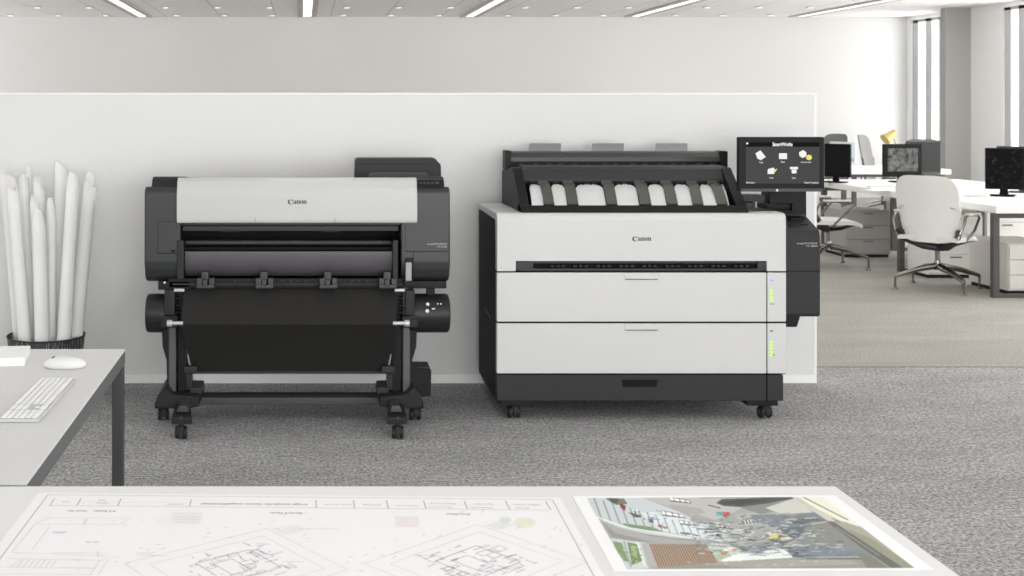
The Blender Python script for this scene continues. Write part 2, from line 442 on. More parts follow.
# ------------------------------------------------------------------ the left plotter
def plotter():
    yf = 5.62; yb = 6.38
    s = F / yf
    cx = X(297, yf)
    T = thing('large_format_plotter', 'dark grey roll plotter on a wheeled stand with light grey cover and media basket', 'printer', (cx, 5.85, 0))
    def zz(py): return Z(py, yf)
    # side covers: rounded profile
    def side_cover(px0, px1, name, label=None):
        prof = [(yf + 0.008, zz(189)), (yf, zz(193)), (yf, zz(262)), (yf + 0.006, zz(270)), (yf + 0.02, zz(277)), (yf + 0.045, zz(281.5)), (yf + 0.09, zz(284)),
                (yb - 0.05, zz(284)), (yb, zz(274)), (yb, Z(190, yb)), (yb - 0.03, Z(188.2, yb)), (yf + 0.03, zz(187))]
        m = MB(); m.prism(prof, 'x', X(px0, yf), X(px1, yf), 0.008, 3)
        o = m.build(name, dark_shell, T)
        if label: o['label'] = label
        return o
    sl = side_cover(144.5, 180.5, 'side_cover', 'dark left end cover')
    sr = side_cover(401, 450, 'side_cover', 'dark right end cover with model name')
    # upper steps of the covers
    for (a, b, tilt, nm) in ((150.5, 184, 0, 'top_cover'), (410, 445.5, 0, 'top_cover')):
        m = MB()
        m.prism([(yf + 0.035, zz(187.5)), (yf + 0.06, zz(180)), (yf + 0.085, zz(177.6)), (yb - 0.06, Z(178.2, yb - .06)), (yb - 0.03, Z(188, yb))], 'x', X(a, yf), X(b, yf), 0.006, 2)
        m.build(nm, dark_shell2, T)
    # control panel on the right step
    m = MB()
    Mp = Matrix.Translation((X(430, yf + .05), yf + 0.045, zz(182.5))) @ Matrix.Rotation(-math.radians(72 - 90), 4, 'X')
    m.box(-0.062, 0.062, -0.012, 0.004, -0.017, 0.017, 0.003, M=Mp)
    cp = m.build('control_panel', black_gloss, T)
    m = MB()
    for k in range(4): m.box(-0.05 + k*0.018, -0.040 + k*0.018, -0.015, -0.011, -0.006, 0.003, 0.001, M=Mp)
    m.box(0.022, 0.04, -0.015, -0.011, -0.004, 0.006, 0.001, M=Mp)
    m.build('panel_button', frame_grey, cp)
    # inspection hatch outline on left cover and joints on right cover
    m = MB()
    def seam(x0, y0, x1, y1, w=0.7):
        m.box(X(min(x0,x1) - w/2, yf), X(max(x0,x1) + w/2, yf), yf - 0.0012, yf + 0.004, zz(min(y0,y1) - w/2), zz(max(y0,y1) + w/2))
    seam(158, 221.5, 175, 221.5, .5); seam(158, 221.5, 158, 253, .4); seam(158, 253.3, 179, 253.3, 1.0)
    m.build('hatch_joint', black_pl, sl)
    m = MB(); m.box(X(171, yf), X(175, yf), yf - 0.003, yf + 0.004, zz(250), zz(252), 0.001); m.build('latch', black_matt, sl)
    m = MB(); seam(405.5, 225, 405.5, 251, .5); seam(405.5, 251.3, 449.5, 251.3, .8); seam(413.5, 252, 413.5, 279, .8)
    m.build('cover_joint', black_pl, sr)
    m = MB()
    m.text('imagePROGRAF', 0.0115, MF(X(437, yf), yf - 0.002, zz(244.0)), width=20/s)
    m.text('TX-4100', 0.012, MF(X(441.8, yf), yf - 0.002, zz(246.7)), width=10.5/s)
    m.build('model_lettering', text_grey, sr)
    # front cover, gently curved
    fy = yf - 0.035
    prof = [(fy + 0.012, Z(223.5, fy)), (fy + 0.002, Z(222.8, fy)), (fy, Z(220, fy)), (fy, Z(196, fy)), (fy + 0.006, Z(188, fy)), (fy + 0.022, Z(181.5, fy)), (fy + 0.05, Z(178.2, fy)), (fy + 0.10, Z(178.0, fy + .1)),
            (yf + 0.42, Z(178.6, yf + .42)), (yf + 0.42, Z(183, yf + .42)), (fy + 0.12, Z(182, fy)), (fy + 0.04, Z(190, fy)), (fy + 0.03, Z(223.5, fy))]
    m = MB(); m.prism(prof, 'x', X(176.8, fy), X(417.2, fy), 0.004, 2)
    fc = m.build('front_cover', print_grey, T); fc['label'] = 'light grey front cover with maker name'
    m = MB(); canon(m, X(297, fy), fy, Z(202, fy), 18.5/F*fy); m.build('maker_lettering', text_dark, fc)
    m = MB(); 
    for px in (255, 335): m.box(X(px - .2, fy), X(px + .2, fy), fy - 0.0006, fy + 0.002, Z(222.5, fy), Z(217.5, fy))
    m.build('cover_joint', frame_grey, fc)
    # mechanism cavity
    a, b = X(180, yf), X(402, yf)
    m = MB(); m.box(a, b, yf + 0.26, yb - 0.02, zz(283), zz(192)); m.build('inner_housing', black_matt, T)
    m = MB(); m.box(a, b, yf + 0.035, yf + 0.26, zz(226), zz(222)); m.box(X(182, yf), X(399, yf), yf + 0.03, yf + 0.06, zz(231.8), zz(226.6), 0.003)
    m.build('upper_rail', mat('rail_grey', (48,48,50), 0.45, spec=.3), T)
    m = MB()
    for px in (230, 331): m.box(X(px - 9, yf), X(px + 9, yf), yf + 0.026, yf + 0.032, zz(233), zz(231.3), 0.002)
    m.build('rail_notch', black_pl, T)
    m = MB(); m.cyl((X(184, yf), yf + 0.10, zz(245)), (X(397, yf), yf + 0.10, zz(245)), 0.0125, None, 20)
    m.build('carriage_rod', mat('rod_steel', (62,61,62), 0.5, metal=0.2), T)
    m = MB(); m.box(X(183, yf), X(398, yf), yf + 0.05, yf + 0.24, zz(251.8), zz(248.4), 0.003); m.build('platen_lip', black_matt, T)
    # glossy media sheet bowing over the platen front
    def sheet(u, v):
        a = v * 1.25
        r = 0.140
        yy = yf + 0.018 + r*(1 - math.cos(a))
        z = zz(252) - r*math.sin(a)
        return (Vector((X(184.5, yf) + u*(X(392.5, yf) - X(184.5, yf)), yy, z)), Vector((0, -math.cos(a), -math.sin(a))))
    m = MB(); m.grid(sheet, 30, 14, 0.004)
    ms = m.build('platen_cover', mat('smoked_cover', (92,89,93), 0.34, coat=0.15, var=0.1, scale=6), T); ms['label'] = 'smoked glossy curved cover'
    m = MB(); m.box(X(184, yf), X(399, yf), yf + 0.03, yf + 0.25, zz(282), zz(279)); m.build('lower_guide', black_pl, T)
    m = MB()
    m.box(X(177, yf), X(184, yf), yf - 0.01, yf + 0.14, zz(279), zz(240), 0.004); m.build('cheek', dark_shell2, T)
    m = MB(); m.box(X(392.5, yf), X(398, yf), yf - 0.01, yf + 0.14, zz(279), zz(240), 0.004); m.build('cheek', dark_shell2, T)
    # lower rail with media clips
    m = MB(); m.box(X(168, yf), X(410, yf), yf + 0.02, yf + 0.30, zz(288.5), zz(279.0), 0.004); m.build('lower_rail', black_pl, T)
    m = MB(); m.box(X(172, yf), X(405, yf), yf + 0.005, yf + 0.03, zz(285.4), zz(283.6), 0.002)
    m.build('clip_track', frame_dark, T)
    for px in (235, 240, 282, 291, 298, 306, 352, 359, 366):
        m = MB(); m.cyl((X(px, yf), yf + 0.004, zz(281.4)), (X(px, yf), yf + 0.03, zz(281.4)), 0.007, None, 10); m.build('feed_roller', dark_shell2, T)
    for px in (205.5, 264.5, 328.5, 388.0):
        m = MB()
        m.pbox(px - 9, 278.5, px - 3.4, 287.6, yf - 0.03, yf + 0.02, 0.003)
        m.pbox(px + 3.4, 278.5, px + 8.8, 287.6, yf - 0.03, yf + 0.02, 0.003)
        m.pbox(px - 9, 284.8, px + 8.8, 288.6, yf - 0.034, yf + 0.02, 0.003)
        m.pbox(px - 4.4, 272.0, px + 3.0, 280.5, yf - 0.022, yf + 0.02, 0.004)
        m.pbox(px - 3.2, 280.0, px + 1.8, 286.0, yf - 0.04, yf + 0.01, 0.003)
        m.build('media_clip', mat('clip_grey', (40,43,41), 0.45), T)
    m = MB(); m.pbox(158, 281, 190, 290, yf + 0.02, yf + 0.3, 0.004); m.build('underframe', black_pl, T); m = MB(); m.pbox(408, 281, 446.5, 288.5, yf + 0.03, yb - 0.05, 0.004)
    m.build('underframe', black_pl, T)
    m = MB(); m.cyl((X(164, yf - .01), yf + 0.015, zz(283)), (X(164, yf), yf + 0.03, zz(283)), 0.005, None, 12); m.build('screw', silver, T)
    # white release lever
    m = MB(); m.pbox(405.6, 262.5, 411.8, 286, yf - 0.018, yf + 0.0, 0.004)
    lv = m.build('release_lever', mat('lever_white', (150,150,148), 0.45), T); lv['label'] = 'pale vertical release lever'
    m = MB(); m.pbox(404, 281, 414, 287, yf - 0.03, yf + 0.01, 0.004); m.build('lever_mount', black_pl, T); m = MB(); m.pbox(405.5, 258, 413, 263, yf - 0.014, yf + 0.0, 0.003); m.build('lever_mount', black_pl, T)
    # ink box rising at the back right
    yi = 6.0
    m = MB(); m.prism([(X(354.5, yi), Z(184, yi)), (X(355.5, yi), Z(160, yi)), (X(357.5, yi), Z(158.2, yi)), (X(435, yi), Z(158.2, yi)), (X(441, yi), Z(165, yi)), (X(441.5, yi), Z(184, yi))], 'y', yi, yi + 0.12, 0.006, 2)
    ib = m.build('ink_box', dark_shell2, T)
    m = MB(); m.box(X(356, yi), X(440.5, yi), yi - 0.004, yi + 0.03, Z(164.2, yi), Z(163.6, yi)); 
    m.build('lid_joint', black_pl, ib)
    m = MB(); m.prism([(X(367.5, yi), Z(178, yi)), (X(369, yi), Z(173, yi)), (X(371, yi), Z(172, yi)), (X(425, yi), Z(172, yi)), (X(427.5, yi), Z(173.2, yi)), (X(429, yi), Z(178, yi))], 'y', yi - 0.006, yi + 0.01, 0.002)
    m.build('grip', dark_shell, ib)
    # rear cover between the end covers
    m = MB(); m.box(X(178, yf), X(410, yf), yf + 0.40, yb - 0.02, zz(192), Z(180, yb)); m.build('rear_cover', dark_shell2, T)
    # take-up unit: left drum and right motor drum with buttons
    yc = 5.72; rr = 19.2 / F * yc
    def drum(px0, px1, nm):
        m = MB(); m.cyl((X(px0, yc), yc, Z(313, yc)), (X(px1, yc), yc, Z(313, yc)), rr, None, 48, bev=0.012)
        return m.build(nm, mat('drum_black', (34,35,36), 0.42, spec=.3), T)
    drum(147, 168, 'take_up_drum')
    dr = drum(407, 448.5, 'take_up_drum'); dr['label'] = 'right take-up drum with control buttons'
    m = MB()
    def onr(px, py, rad, cyl=True):
        dz = Z(py, yc) - Z(313, yc); yy = yc - math.sqrt(max(0, rr*rr - dz*dz))
        return Vector((X(px, yc), yy, Z(py, yc)))
    for px, py, r in ((426, 302.0, .0075), (425.3, 308.2, .0085)):
        p = onr(px, py, r); m.cyl(p + Vector((0, -0.004, 0.003)), p + Vector((0, 0.01, -0.006)), r, None, 16)
    for px, py in ((436, 301.6), (439, 301.6)):
        p = onr(px, py, 0); m.cyl(p + Vector((0, -0.002, 0.002)), p + Vector((0, 0.01, -0.006)), 0.0035, None, 10)
    p = onr(431.5, 305.8, 0); m.box(p.x - .007, p.x + .007, p.y - 0.002, p.y + 0.01, p.z - 0.003, p.z + 0.003)
    m.build('drum_buttons', text_white, dr)
    m = MB(); m.pbox(427, 287, 435, 297, yc - 0.02, yc + 0.03, 0.004); m.build('drum_hanger', black_pl, T)
    # holders of the take-up at both sides
    for sgn, pts in ((1, (164, 175)), (-1, (405, 415))):
        m = MB(); m.pbox(min(pts) , 290, max(pts) , 316, yc - 0.10, yc + 0.05, 0.008); m.pbox(min(pts) - 3, 316, max(pts) + 3, 328, yc - 0.09, yc + 0.05, 0.006)
        m.build('take_up_bracket', dark_shell2, T)
        m = MB(); q = 178 if sgn > 0 else 401
        m.pbox(q - 4, 288, q + 4, 322, yc - 0.03, yc + 0.05, 0.005)
        for k in range(3): m.cyl((X(q - 3, yc), yc - 0.045, Z(297 + 7*k, yc)), (X(q + 3, yc), yc - 0.045, Z(297 + 7*k, yc)), 0.012, None, 14)
        m.build('roll_holder', black_pl, T)
    # silver rod ends
    for (x0, x1, py, ya) in ((174, 184.5, 290.2, 5.62), (394.5, 405, 290.2, 5.62), (167.5, 183, 323.2, 5.5), (393, 409, 323.2, 5.5)):
        m = MB(); m.cyl((X(x0, ya), ya, Z(py, ya)), (X(x1, ya), ya, Z(py, ya)), 0.0085, None, 16, bev=0.002)
        if py > 300: 
            e = x0 + 2 if x0 < 300 else x1 - 2
            m.cyl((X(e - 2.5, ya), ya, Z(py, ya)), (X(e + 2.5, ya), ya, Z(py, ya)), 0.015, None, 16, bev=0.002)
        m.build('basket_rod', silver, T)
    # media basket: fabric from rail to front rod and down to the back rod
    def fab(u, v):
        if v < 0.5:
            t = v / 0.5; y = 5.66 - 0.16*t; py = 287 + (324.5 - 287)*t; x0 = 184.8 - 4.2*t; x1 = 395.5 + 1.0*t
            y -= 0
        else:
            t = (v - 0.5) / 0.5; y = 5.50 + 0.20*t + 0.015*math.sin(t*PI); py = 324.5 + (372.5 - 324.5)*t; x0 = 180.6 + 10.8*t; x1 = 396.5 - 3.2*t
        n = Vector((0, -0.5, 0.8)) if v < 0.5 else Vector((0, -0.8, -0.3))
        return (Vector((X(x0 + (x1 - x0)*u, y), y, Z(py, y))), n)
    m = MB(); m.grid(fab, 16, 24, 0.004)
    m.build('media_basket', fabric_dark, T)
    m = MB(); ya = 5.70; m.cyl((X(186, ya), ya, Z(372, ya)), (X(400, ya), ya, Z(372, ya)), 0.008, None, 14); m.build('basket_rod', frame_dark, T)
    # stand legs
    def leg(sign):
        def q(px): return px if sign > 0 else 578.8 - px    # mirrored about the middle of the stand
        y0, y1 = 5.66, 5.78
        m = MB(); a, b = sorted((q(168.5), q(176)))
        m.box(X(a, y0), X(b, y0), y0, y1, 0.10, Z(283, y0), 0.006)
        L = m.build('leg', frame_grey, T); L['label'] = 'upright stand leg'
        m = MB(); a, b = sorted((q(177.3), q(186.5)))
        m.box(X(a, y0), X(b, y0), y0 + 0.02, y1, 0.10, Z(288, y0), 0.004)
        m.build('leg_inner_channel', black_pl, L)
        # outer bracket with slanting lower edge
        y2 = y0 + 0.01
        pts = [(q(161.5), 322), (q(169.5), 322), (q(169.5), 400), (q(167), 400), (q(167), 360), (q(162.5), 347)]
        m = MB(); m.prism([(X(px, y2), Z(py, y2)) for px, py in pts], 'y', y2, y1 - 0.01, 0.002)
        m.build('leg_bracket', black_pl, L)
        # latch block beside the basket foot
        m = MB(); a, b = sorted((q(184), q(197))); m.pbox(a, 366.5, b, 373.5, y0 - 0.02, y0 + 0.06, 0.004)
        a, b = sorted((q(186), q(192))); m.pbox(a, 373.5, b, 390, y0 + 0.01, y0 + 0.06, 0.003)
        a, b = sorted((q(190), q(202))); m.pbox(a, 387.5, b, 394.5, y0 - 0.02, y0 + 0.08, 0.004)
        m.build('basket_latch', frame_dark, L)
        m = MB(); a = q(185.8); m.cyl((X(q(183.2), 5.56), 5.56, Z(327, 5.56)), (X(q(190), 5.68), 5.68, Z(366, 5.68)), 0.0045, None, 10)
        m.build('basket_stay', silver, L)
        # foot: housing, forward foot, rear foot, casters
        yh = 5.58
        pts = [(q(164), 388), (q(170), 398), (q(170), 402), (q(196), 402), (q(196), 396), (q(199), 396), (q(199), 408), (q(156), 408), (q(156), 402)]
        pts = [(q(165), 386.5), (q(172), 395.5), (q(198.5), 396), (q(199), 406.5), (q(183), 410), (q(156.5), 407), (q(156.5), 397.5)]
        m = MB(); m.prism([(X(px, yh), Z(py, yh)) for px, py in pts], 'y', yh, 5.90, 0.004)
        ft = m.build('foot', mat('foot_black', (34,35,36), 0.5, spec=.25), T)
        # forward wedge
        yq, yr = 5.42, 5.62
        xa, xb = X(q(171.5), yq), X(q(192), yq); ta, tb = X(q(177), yr), X(q(188.5), yr)
        xa, xb = sorted((xa, xb)); ta, tb = sorted((ta, tb))
        zb, zf, zr = 0.073, 0.105, Z(399.5, yr)
        m = MB(); m.hexa([(xa, yq, zb), (xb, yq, zb), (tb + .012, yr, zb + .03), (ta - .012, yr, zb + .03), (xa, yq, zf), (xb, yq, zf), (tb, yr, zr), (ta, yr, zr)], 0.005)
        m.build('front_toe', mat('foot_black', 0), ft)
        yv = 5.44
        m = MB(); m.prism([(X(q(178.5), yv), Z(407, yv)), (X(q(186.5), yv), Z(407, yv)), (X(q(188.5), yv), Z(413.5, yv)), (X(q(176), yv), Z(413.5, yv))], 'y', yv + 0.02, yv + 0.16, 0.004)
        m.cyl((X(q(181), yq), yq - 0.004, Z(418, yq)), (X(q(181), yq), yq + 0.01, Z(418, yq)), 0.006, None, 12)
        m.build('toe_cap', frame_mid, ft)
        caster(T, X(q(181.2), 5.464), 5.455, 0.085, 0.028, 0.052)
        caster(T, X(q(164), 5.80), 5.78, 0.10, 0.028, 0.052, 0.12)
        m = MB(); m.box(X(q(164), 5.8) - 0.035, X(q(164), 5.8) + 0.035, 5.72, 5.86, 0.068, 0.10, 0.004); m.build('rear_toe', black_pl, ft)
    leg(1); leg(-1)
    # crossbar
    yx = 5.74
    m = MB(); m.pbox(196, 397.5, 383, 404.8, yx, yx + 0.05, 0.004); m.build('crossbar', frame_mid, T)
    m = MB(); m.pbox(196, 395.0, 383, 397.2, yx - 0.006, yx + 0.056, 0.002); m.build('crossbar_cap', black_pl, T)
    # pocket box on the right leg
    yp = 5.68
    m = MB(); m.prism([(X(410.5, yp), Z(368.5, yp)), (X(431.5, yp), Z(370, yp)), (X(431, yp), Z(396, yp)), (X(412, yp), Z(398.5, yp)), (X(410.5, yp), Z(397, yp))], 'y', yp, yp + 0.16, 0.005)
    pk = m.build('waste_ink_box', black_pl, T)
    m = MB(); m.box(X(411, yp), X(430.5, yp), yp + 0.02, yp + 0.15, Z(371, yp), Z(369.2, yp) + 0.005, 0.002); m.build('box_lid', frame_dark, pk)
    return T
plotter()

# ------------------------------------------------------------------ the right all-in-one printer
def mfp():
    yf = 5.77; yb = yf * 1.1086; s = F / yf
    def zz(py): return Z(py, yf)
    def xx(px): return X(px, yf)
    T = thing('multifunction_plotter', 'large white two-drawer floor printer with scanner on top and touch screen at its right', 'printer', (xx(640), 6.0, 0))
    zt = zz(213.3)
    # core box
    m = MB(); m.box(xx(498), xx(784), yf + 0.03, yb, zz(401), zt - 0.02, 0.004); m.build('body', side_black, T)
    # top hood in white with slot recess below
    x0, x1 = xx(497.0), xx(786.3)
    prof = [(yf, zz(258)), (yf, zz(220)), (yf + 0.004, zz(216.4)), (yf + 0.014, zz(214.2)), (yf + 0.03, zt), (yb, zt), (yb, zt - 0.03), (yf + 0.05, zt - 0.03), (yf + 0.05, zz(258))]
    m = MB(); m.prism(prof, 'x', x0, x1, 0.005, 2)
    m.box(x0, xx(516), yf, yf + 0.05, zz(271.4), zz(257.5), 0.004); m.box(xx(767), x1, yf, yf + 0.05, zz(271.4), zz(257.5), 0.004)
    m.box(x0 + .004, x1 - .004, yf + 0.0006, yf + 0.05, zz(261), zz(256), 0.0)
    hd = m.build('top_hood', print_white, T); hd['label'] = 'white top hood with maker name'
    m = MB(); canon(m, xx(641.5), yf, zz(239), 18.5/s); m.build('maker_lettering', text_dark, hd)
    # output slot
    m = MB(); m.box(xx(516), xx(767), yf + 0.045, yf + 0.07, zz(272), zz(260.5)); m.build('slot_back', black_matt, T)
    m = MB(); m.box(xx(516.3), xx(534), yf + 0.006, yf + 0.05, zz(271), zz(261.3), 0.006); m.box(xx(758), xx(766.7), yf + 0.006, yf + 0.05, zz(271), zz(261.3), 0.006)
    m.build('slot_guide', mat('slot_guide_grey', (52,52,53), .5, spec=.3), T)
    m = MB(); m.box(xx(534), xx(758), yf + 0.012, yf + 0.05, zz(264.2), zz(261.4), 0.003); m.box(xx(520), xx(763), yf + 0.004, yf + 0.05, zz(271.6), zz(268.6), 0.003)
    m.build('slot_bar', black_gloss, T)
    for k in range(9):
        px = 551 + k*23
        for dx in (0, 5.5, 11):
            m = MB(); m.cyl((xx(px + dx), yf + 0.016, zz(266.6)), (xx(px + dx + 3.6), yf + 0.016, zz(266.6)), 0.007, None, 12); m.build('slot_roller', frame_dark, T)
    # drawers
    for i, (ya, yb_) in enumerate(((272.6, 321.8), (323.4, 373.6))):
        m = MB(); m.box(x0, xx(766.6), yf, yf + 0.04, zz(yb_), zz(ya), 0.004)
        # recessed pull
        d = m.build('drawer', print_white, T); d['label'] = ('upper' if i == 0 else 'lower') + ' white paper drawer front'
        m = MB(); m.box(xx(624.5), xx(658.5), yf - 0.004, yf + 0.004, zz(ya + 6.3), zz(ya + .4), 0.002); h = m.build('drawer_pull', print_white, d)
        m = MB(); m.box(xx(625.5), xx(657.5), yf - 0.0046, yf + 0.004, zz(ya + 7.0), zz(ya + 6.3), 0.0005); m.build('pull_shade_line', frame_grey, h)  # grey strip standing in for the shade line under the pull
        m = MB(); m.box(xx(767.4), x1, yf, yf + 0.04, zz(yb_), zz(ya), 0.004)
        st = m.build('indicator_strip', print_white, T)
        m = MB(); m.box(xx(770.2), xx(772.8), yf - 0.001, yf + 0.004, zz(281 + 50.5*i), zz(279.8 + 50.5*i)); m.build('status_mark', mat('blue_mark', (70,140,215), 0.5, emit=0.5) if i == 0 else frame_mid, st)
        for k in range(4 if i == 0 else 5):
            py = (289.4 if i == 0 else 341.0) + 3.3*k
            m = MB(); m.box(xx(769.9), xx(772.7), yf - 0.0012, yf + 0.004, zz(py + 1.9), zz(py), 0.0005)
            m.build('level_light', mat('lime_light', (176,226,52), 0.5, emit=0.55), st)
        m = MB(); py = 303.4 + 51*i; m.box(xx(770.2), xx(771.6), yf - 0.001, yf + 0.004, zz(py + 1.2), zz(py)); m.box(xx(773.2), xx(774.2), yf - 0.001, yf + 0.004, zz(py + 1.2), zz(py)); m.build('printed_mark', frame_mid, st)
    m = MB(); m.box(x0 + .002, x1 - .002, yf + 0.006, yf + 0.05, zz(374.5), zz(271.8)); m.build('drawer_gap_liner', black_matt, T)
    # plinth
    m = MB(); m.box(x0, xx(766.6), yf, yf + 0.05, zz(401), zz(375), 0.004)
    pl = m.build('plinth', tz_dark, T)
    m = MB(); m.box(xx(767.4), xx(783.5), yf, yf + 0.05, zz(401), zz(375), 0.004); m.build('plinth_corner', tz_dark, pl)
    m = MB(); m.box(xx(622.5), xx(657), yf - 0.0015, yf + 0.03, zz(387), zz(380.4), 0.001); m.box(xx(622), xx(657.6), yf - 0.006, yf + 0.01, zz(381), zz(379.8), 0.001)
    m.build('plinth_grip', black_matt, pl)
    m = MB(); m.box(x0 + 0.01, xx(780), yf + 0.05, yb - 0.02, zz(403), zz(399)); m.build('base_plate', black_pl, T)
    m = MB(); m.box(xx(500), xx(533), yf + 0.01, yb - 0.05, zz(406.5), zz(401.5), 0.003); m.build('caster_rail', black_pl, T); m = MB(); m.box(xx(748), xx(779), yf + 0.01, yb - 0.05, zz(406.5), zz(401.5), 0.003)
    m.build('caster_rail', black_pl, T)
    for px in (515.5, 769.0):
        caster(T, xx(px), yf + 0.05, zz(405), 0.029, 0.056, 0.15); caster(T, xx(px), yb - 0.10, zz(405), 0.029, 0.056, 0.6)
    # latch mark on left side
    m = MB(); xl = x0 + 0.004
    m.box(-0.003, 0.006, 0.0, 0.20, -0.008, 0.0, 0.001, M=Matrix.Translation((xl, yf + 0.19, zz(325))) @ Matrix.Rotation(0.10, 4, 'X')); m.build('side_latch', black_gloss, T)
    # ------------- scanner
    ys = yf + 0.03
    S0 = lambda px, y=ys: X(px, y)
    zb = zt; zs = Z(168, ys + 0.20); 
    # side cheeks: upright plates with a sloping front edge
    ylo, yhi, yk = ys + 0.0, 6.04, yb - 0.03
    ztop = Z(168.0, yhi); xsl, xsr = 1.055, 2.155
    for (a, b) in ((xsl, xsl + .045), (xsr - .05, xsr)):
        m = MB(); m.prism([(ylo, zt), (ylo, zt + .012), (yhi, ztop), (yhi + .03, ztop + .004), (yk, Z(170, yk)), (yk, zt)], 'x', a, b, 0.004)
        m.build('scanner_cheek', black_pl, T)
    # bottom lip
    m = MB(); m.hexa([(xsl, ylo, zt), (xsr, ylo, zt), (xsr, ylo + .10, zt), (xsl, ylo + .10, zt), (xsl, ylo + .02, Z(206.0, ylo)), (xsr, ylo + .02, Z(206.0, ylo)), (xsr, ylo + .10, Z(206.0, ylo)), (xsl, ylo + .10, Z(206.0, ylo))], 0.003)
    m.build('scanner_lip', black_pl, T)
    # inner back, paper guides and straps
    m = MB(); m.box(X(522, yhi), X(729, yhi), yhi + 0.03, yk, zb, ztop - 0.005); m.build('scanner_core', black_matt, T)
    yg0, yg1 = ylo + 0.045, yhi + 0.005
    zg0, zg1 = Z(206, yg0), Z(183.5, yg1)
    def gpt(px_b, px_t, t, lift=0.0):     # point on the bowed guide, t from bottom to top
        y = yg0 + (yg1 - yg0)*t; z = zg0 + (zg1 - zg0)*t + 0.016*math.sin(PI*t)
        n = Vector((0, -0.55, 0.83))
        return Vector((X(px_b, yg0)*(1-t) + X(px_t, yg1)*t, y, z)) + n*lift
    pieces = [(532, 543.5, 528, 540), (554.5, 567, 549.5, 563), (578.5, 606, 574, 601), (617.5, 639, 612, 634), (651.5, 666.5, 646, 661), (678, 692.5, 672, 687), (703.5, 717, 697.5, 709), (727, 729, 720, 722)]
    for (b0, b1, t0, t1) in pieces:
        def gf(u, v):
            arch = 1 - 0.30*abs(2*u - 1)**3 if b1 - b0 > 8 else 1
            t = v * (0.90*arch)
            p = gpt(b0 + (b1-b0)*u, t0 + (t1-t0)*u, t, 0.004)
            return (p, Vector((0, -0.55, 0.83)))
        m = MB(); m.grid(gf, 12, 12, 0.004); m.build('paper_guide', mat('guide_white', (206,206,206), .5, spec=.3), T)
    straps = [(544, 554, 538, 548), (567.5, 578, 562.5, 573), (606.5, 617, 601, 612), (639.5, 651, 633.5, 645), (667, 677.5, 660.5, 671), (692.5, 703, 686.5, 696.5), (717, 727.5, 707.5, 717.5)]
    for (b0, b1, t0, t1) in straps:
        def gf(u, v): return (gpt(b0 + (b1-b0)*u, t0 + (t1-t0)*u, v*1.04, 0.014), Vector((0, -0.55, 0.83)))
        m = MB(); m.grid(gf, 4, 12, 0.006)
        gs = m.build('guide_strap', strap_mat, T)
        tm = (t0 + t1)/2; ya_ = yhi - 0.034
        m = MB(); m.box(X(tm - 5.2, ya_), X(tm + 5.2, ya_), ya_, ya_ + .02, Z(186.5, ya_), Z(180.6, ya_), .002); m.build('strap_clamp', mat('clamp_grey', (66,66,64), .5, spec=.3), gs)
    # housing bar
    yh = yhi - 0.03
    m = MB(); m.prism([(yh, Z(181.5, yh)), (yh - 0.002, Z(179, yh)), (yh + 0.03, Z(169.5, yh)), (yh + 0.05, Z(167, yh)), (yh + 0.14, Z(166, yh)), (yh + 0.14, Z(184, yh)), (yh + 0.02, Z(184.5, yh))], 'x', X(523, yh), X(729, yh), 0.003)
    hb = m.build('feed_housing', mat('housing_grey', (48,48,50), 0.5, spec=.3), T)
    m = MB()
    for px in (592, 641, 690): m.box(X(px - .2, yh), X(px + .2, yh), yh - 0.003, yh + 0.01, Z(181, yh), Z(178, yh))
    for k in range(26):
        px = 530 + k*7.6; m.box(X(px - .9, yh), X(px + .9, yh), yh + 0.0, yh + 0.03, Z(185.8, yh), Z(182.0, yh))
    m.build('housing_rib', black_matt, hb)
    # top cover with its dark slot and paper stops
    yt = 6.22; yk = 6.31
    m = MB(); m.prism([(yt, Z(162.0, yt)), (yt + 0.002, Z(157, yt)), (yt + 0.02, Z(152.4, yt)), (yt + 0.05, Z(151.4, yt)), (yk, Z(151.6, yt)), (yk, Z(170, yt)), (yt + 0.03, Z(170, yt)), (yt + 0.03, Z(162.5, yt))], 'x', X(506, yt), X(726, yt), 0.005)
    tc_ = m.build('scanner_top', mat('scanner_top_grey', (54,54,54), 0.45), T)
    m = MB(); m.box(X(508, yt), X(724, yt), yt + 0.016, yt + 0.04, Z(168.6, yt), Z(161.6, yt)); sl = m.build('feed_slot', black_pl, tc_)
    m = MB()
    for k in range(15):
        px = 520 + k*13.7 + random.uniform(-2, 2); m.cyl((X(px, yt), yt + 0.012, Z(164.2, yt)), (X(px + random.uniform(3, 7), yt), yt + 0.012, Z(164.2, yt)), 0.004, None, 8)
    m.build('slot_rollers', frame_mid, tc_)
    m = MB(); m.box(X(505.3, yt), X(511, yt), yt - 0.01, yk, Z(170, yt), Z(150.6, yt), 0.004); m.build('end_cap', black_pl, tc_)
    m = MB(); m.box(X(720, yt), X(727.5, yt), yt - 0.01, yk, Z(170, yt), Z(151, yt), 0.006); m.build('end_cap', black_pl, tc_)
    wing = mesh_mat('grey_wire_tab', (128,128,128), 150, 0.30, 0.6)
    for px in (528, 591, 654.5):
        y0 = yk - 0.03
        def wf(u, v):
            y = y0 + 0.05*v
            return (Vector((X(px + 33*u + 1.6*v*(1 if u < .5 else -.0), y), y, Z(152.0, y0) + v*0.044)), Vector((0, -1, 0.2)))
        m = MB(); m.grid(wf, 2, 2, 0.002); m.build('document_rest', wing, tc_)
    # ------------- ink tower on the right
    yr0 = yf + 0.02
    yd = yr0 + 0.30
    xr = X(820.3, yr0)
    m = MB()
    prof = [(yr0 + 0.01, Z(317, yr0)), (yr0, Z(314, yr0)), (yr0, Z(236, yr0)), (yr0 + 0.012, Z(230.5, yr0)), (yr0 + 0.19, Z(213.5, yr0 + .19)), (yb - 0.12, Z(213.5, yr0 + .19)), (yb - 0.12, Z(317, yr0))]
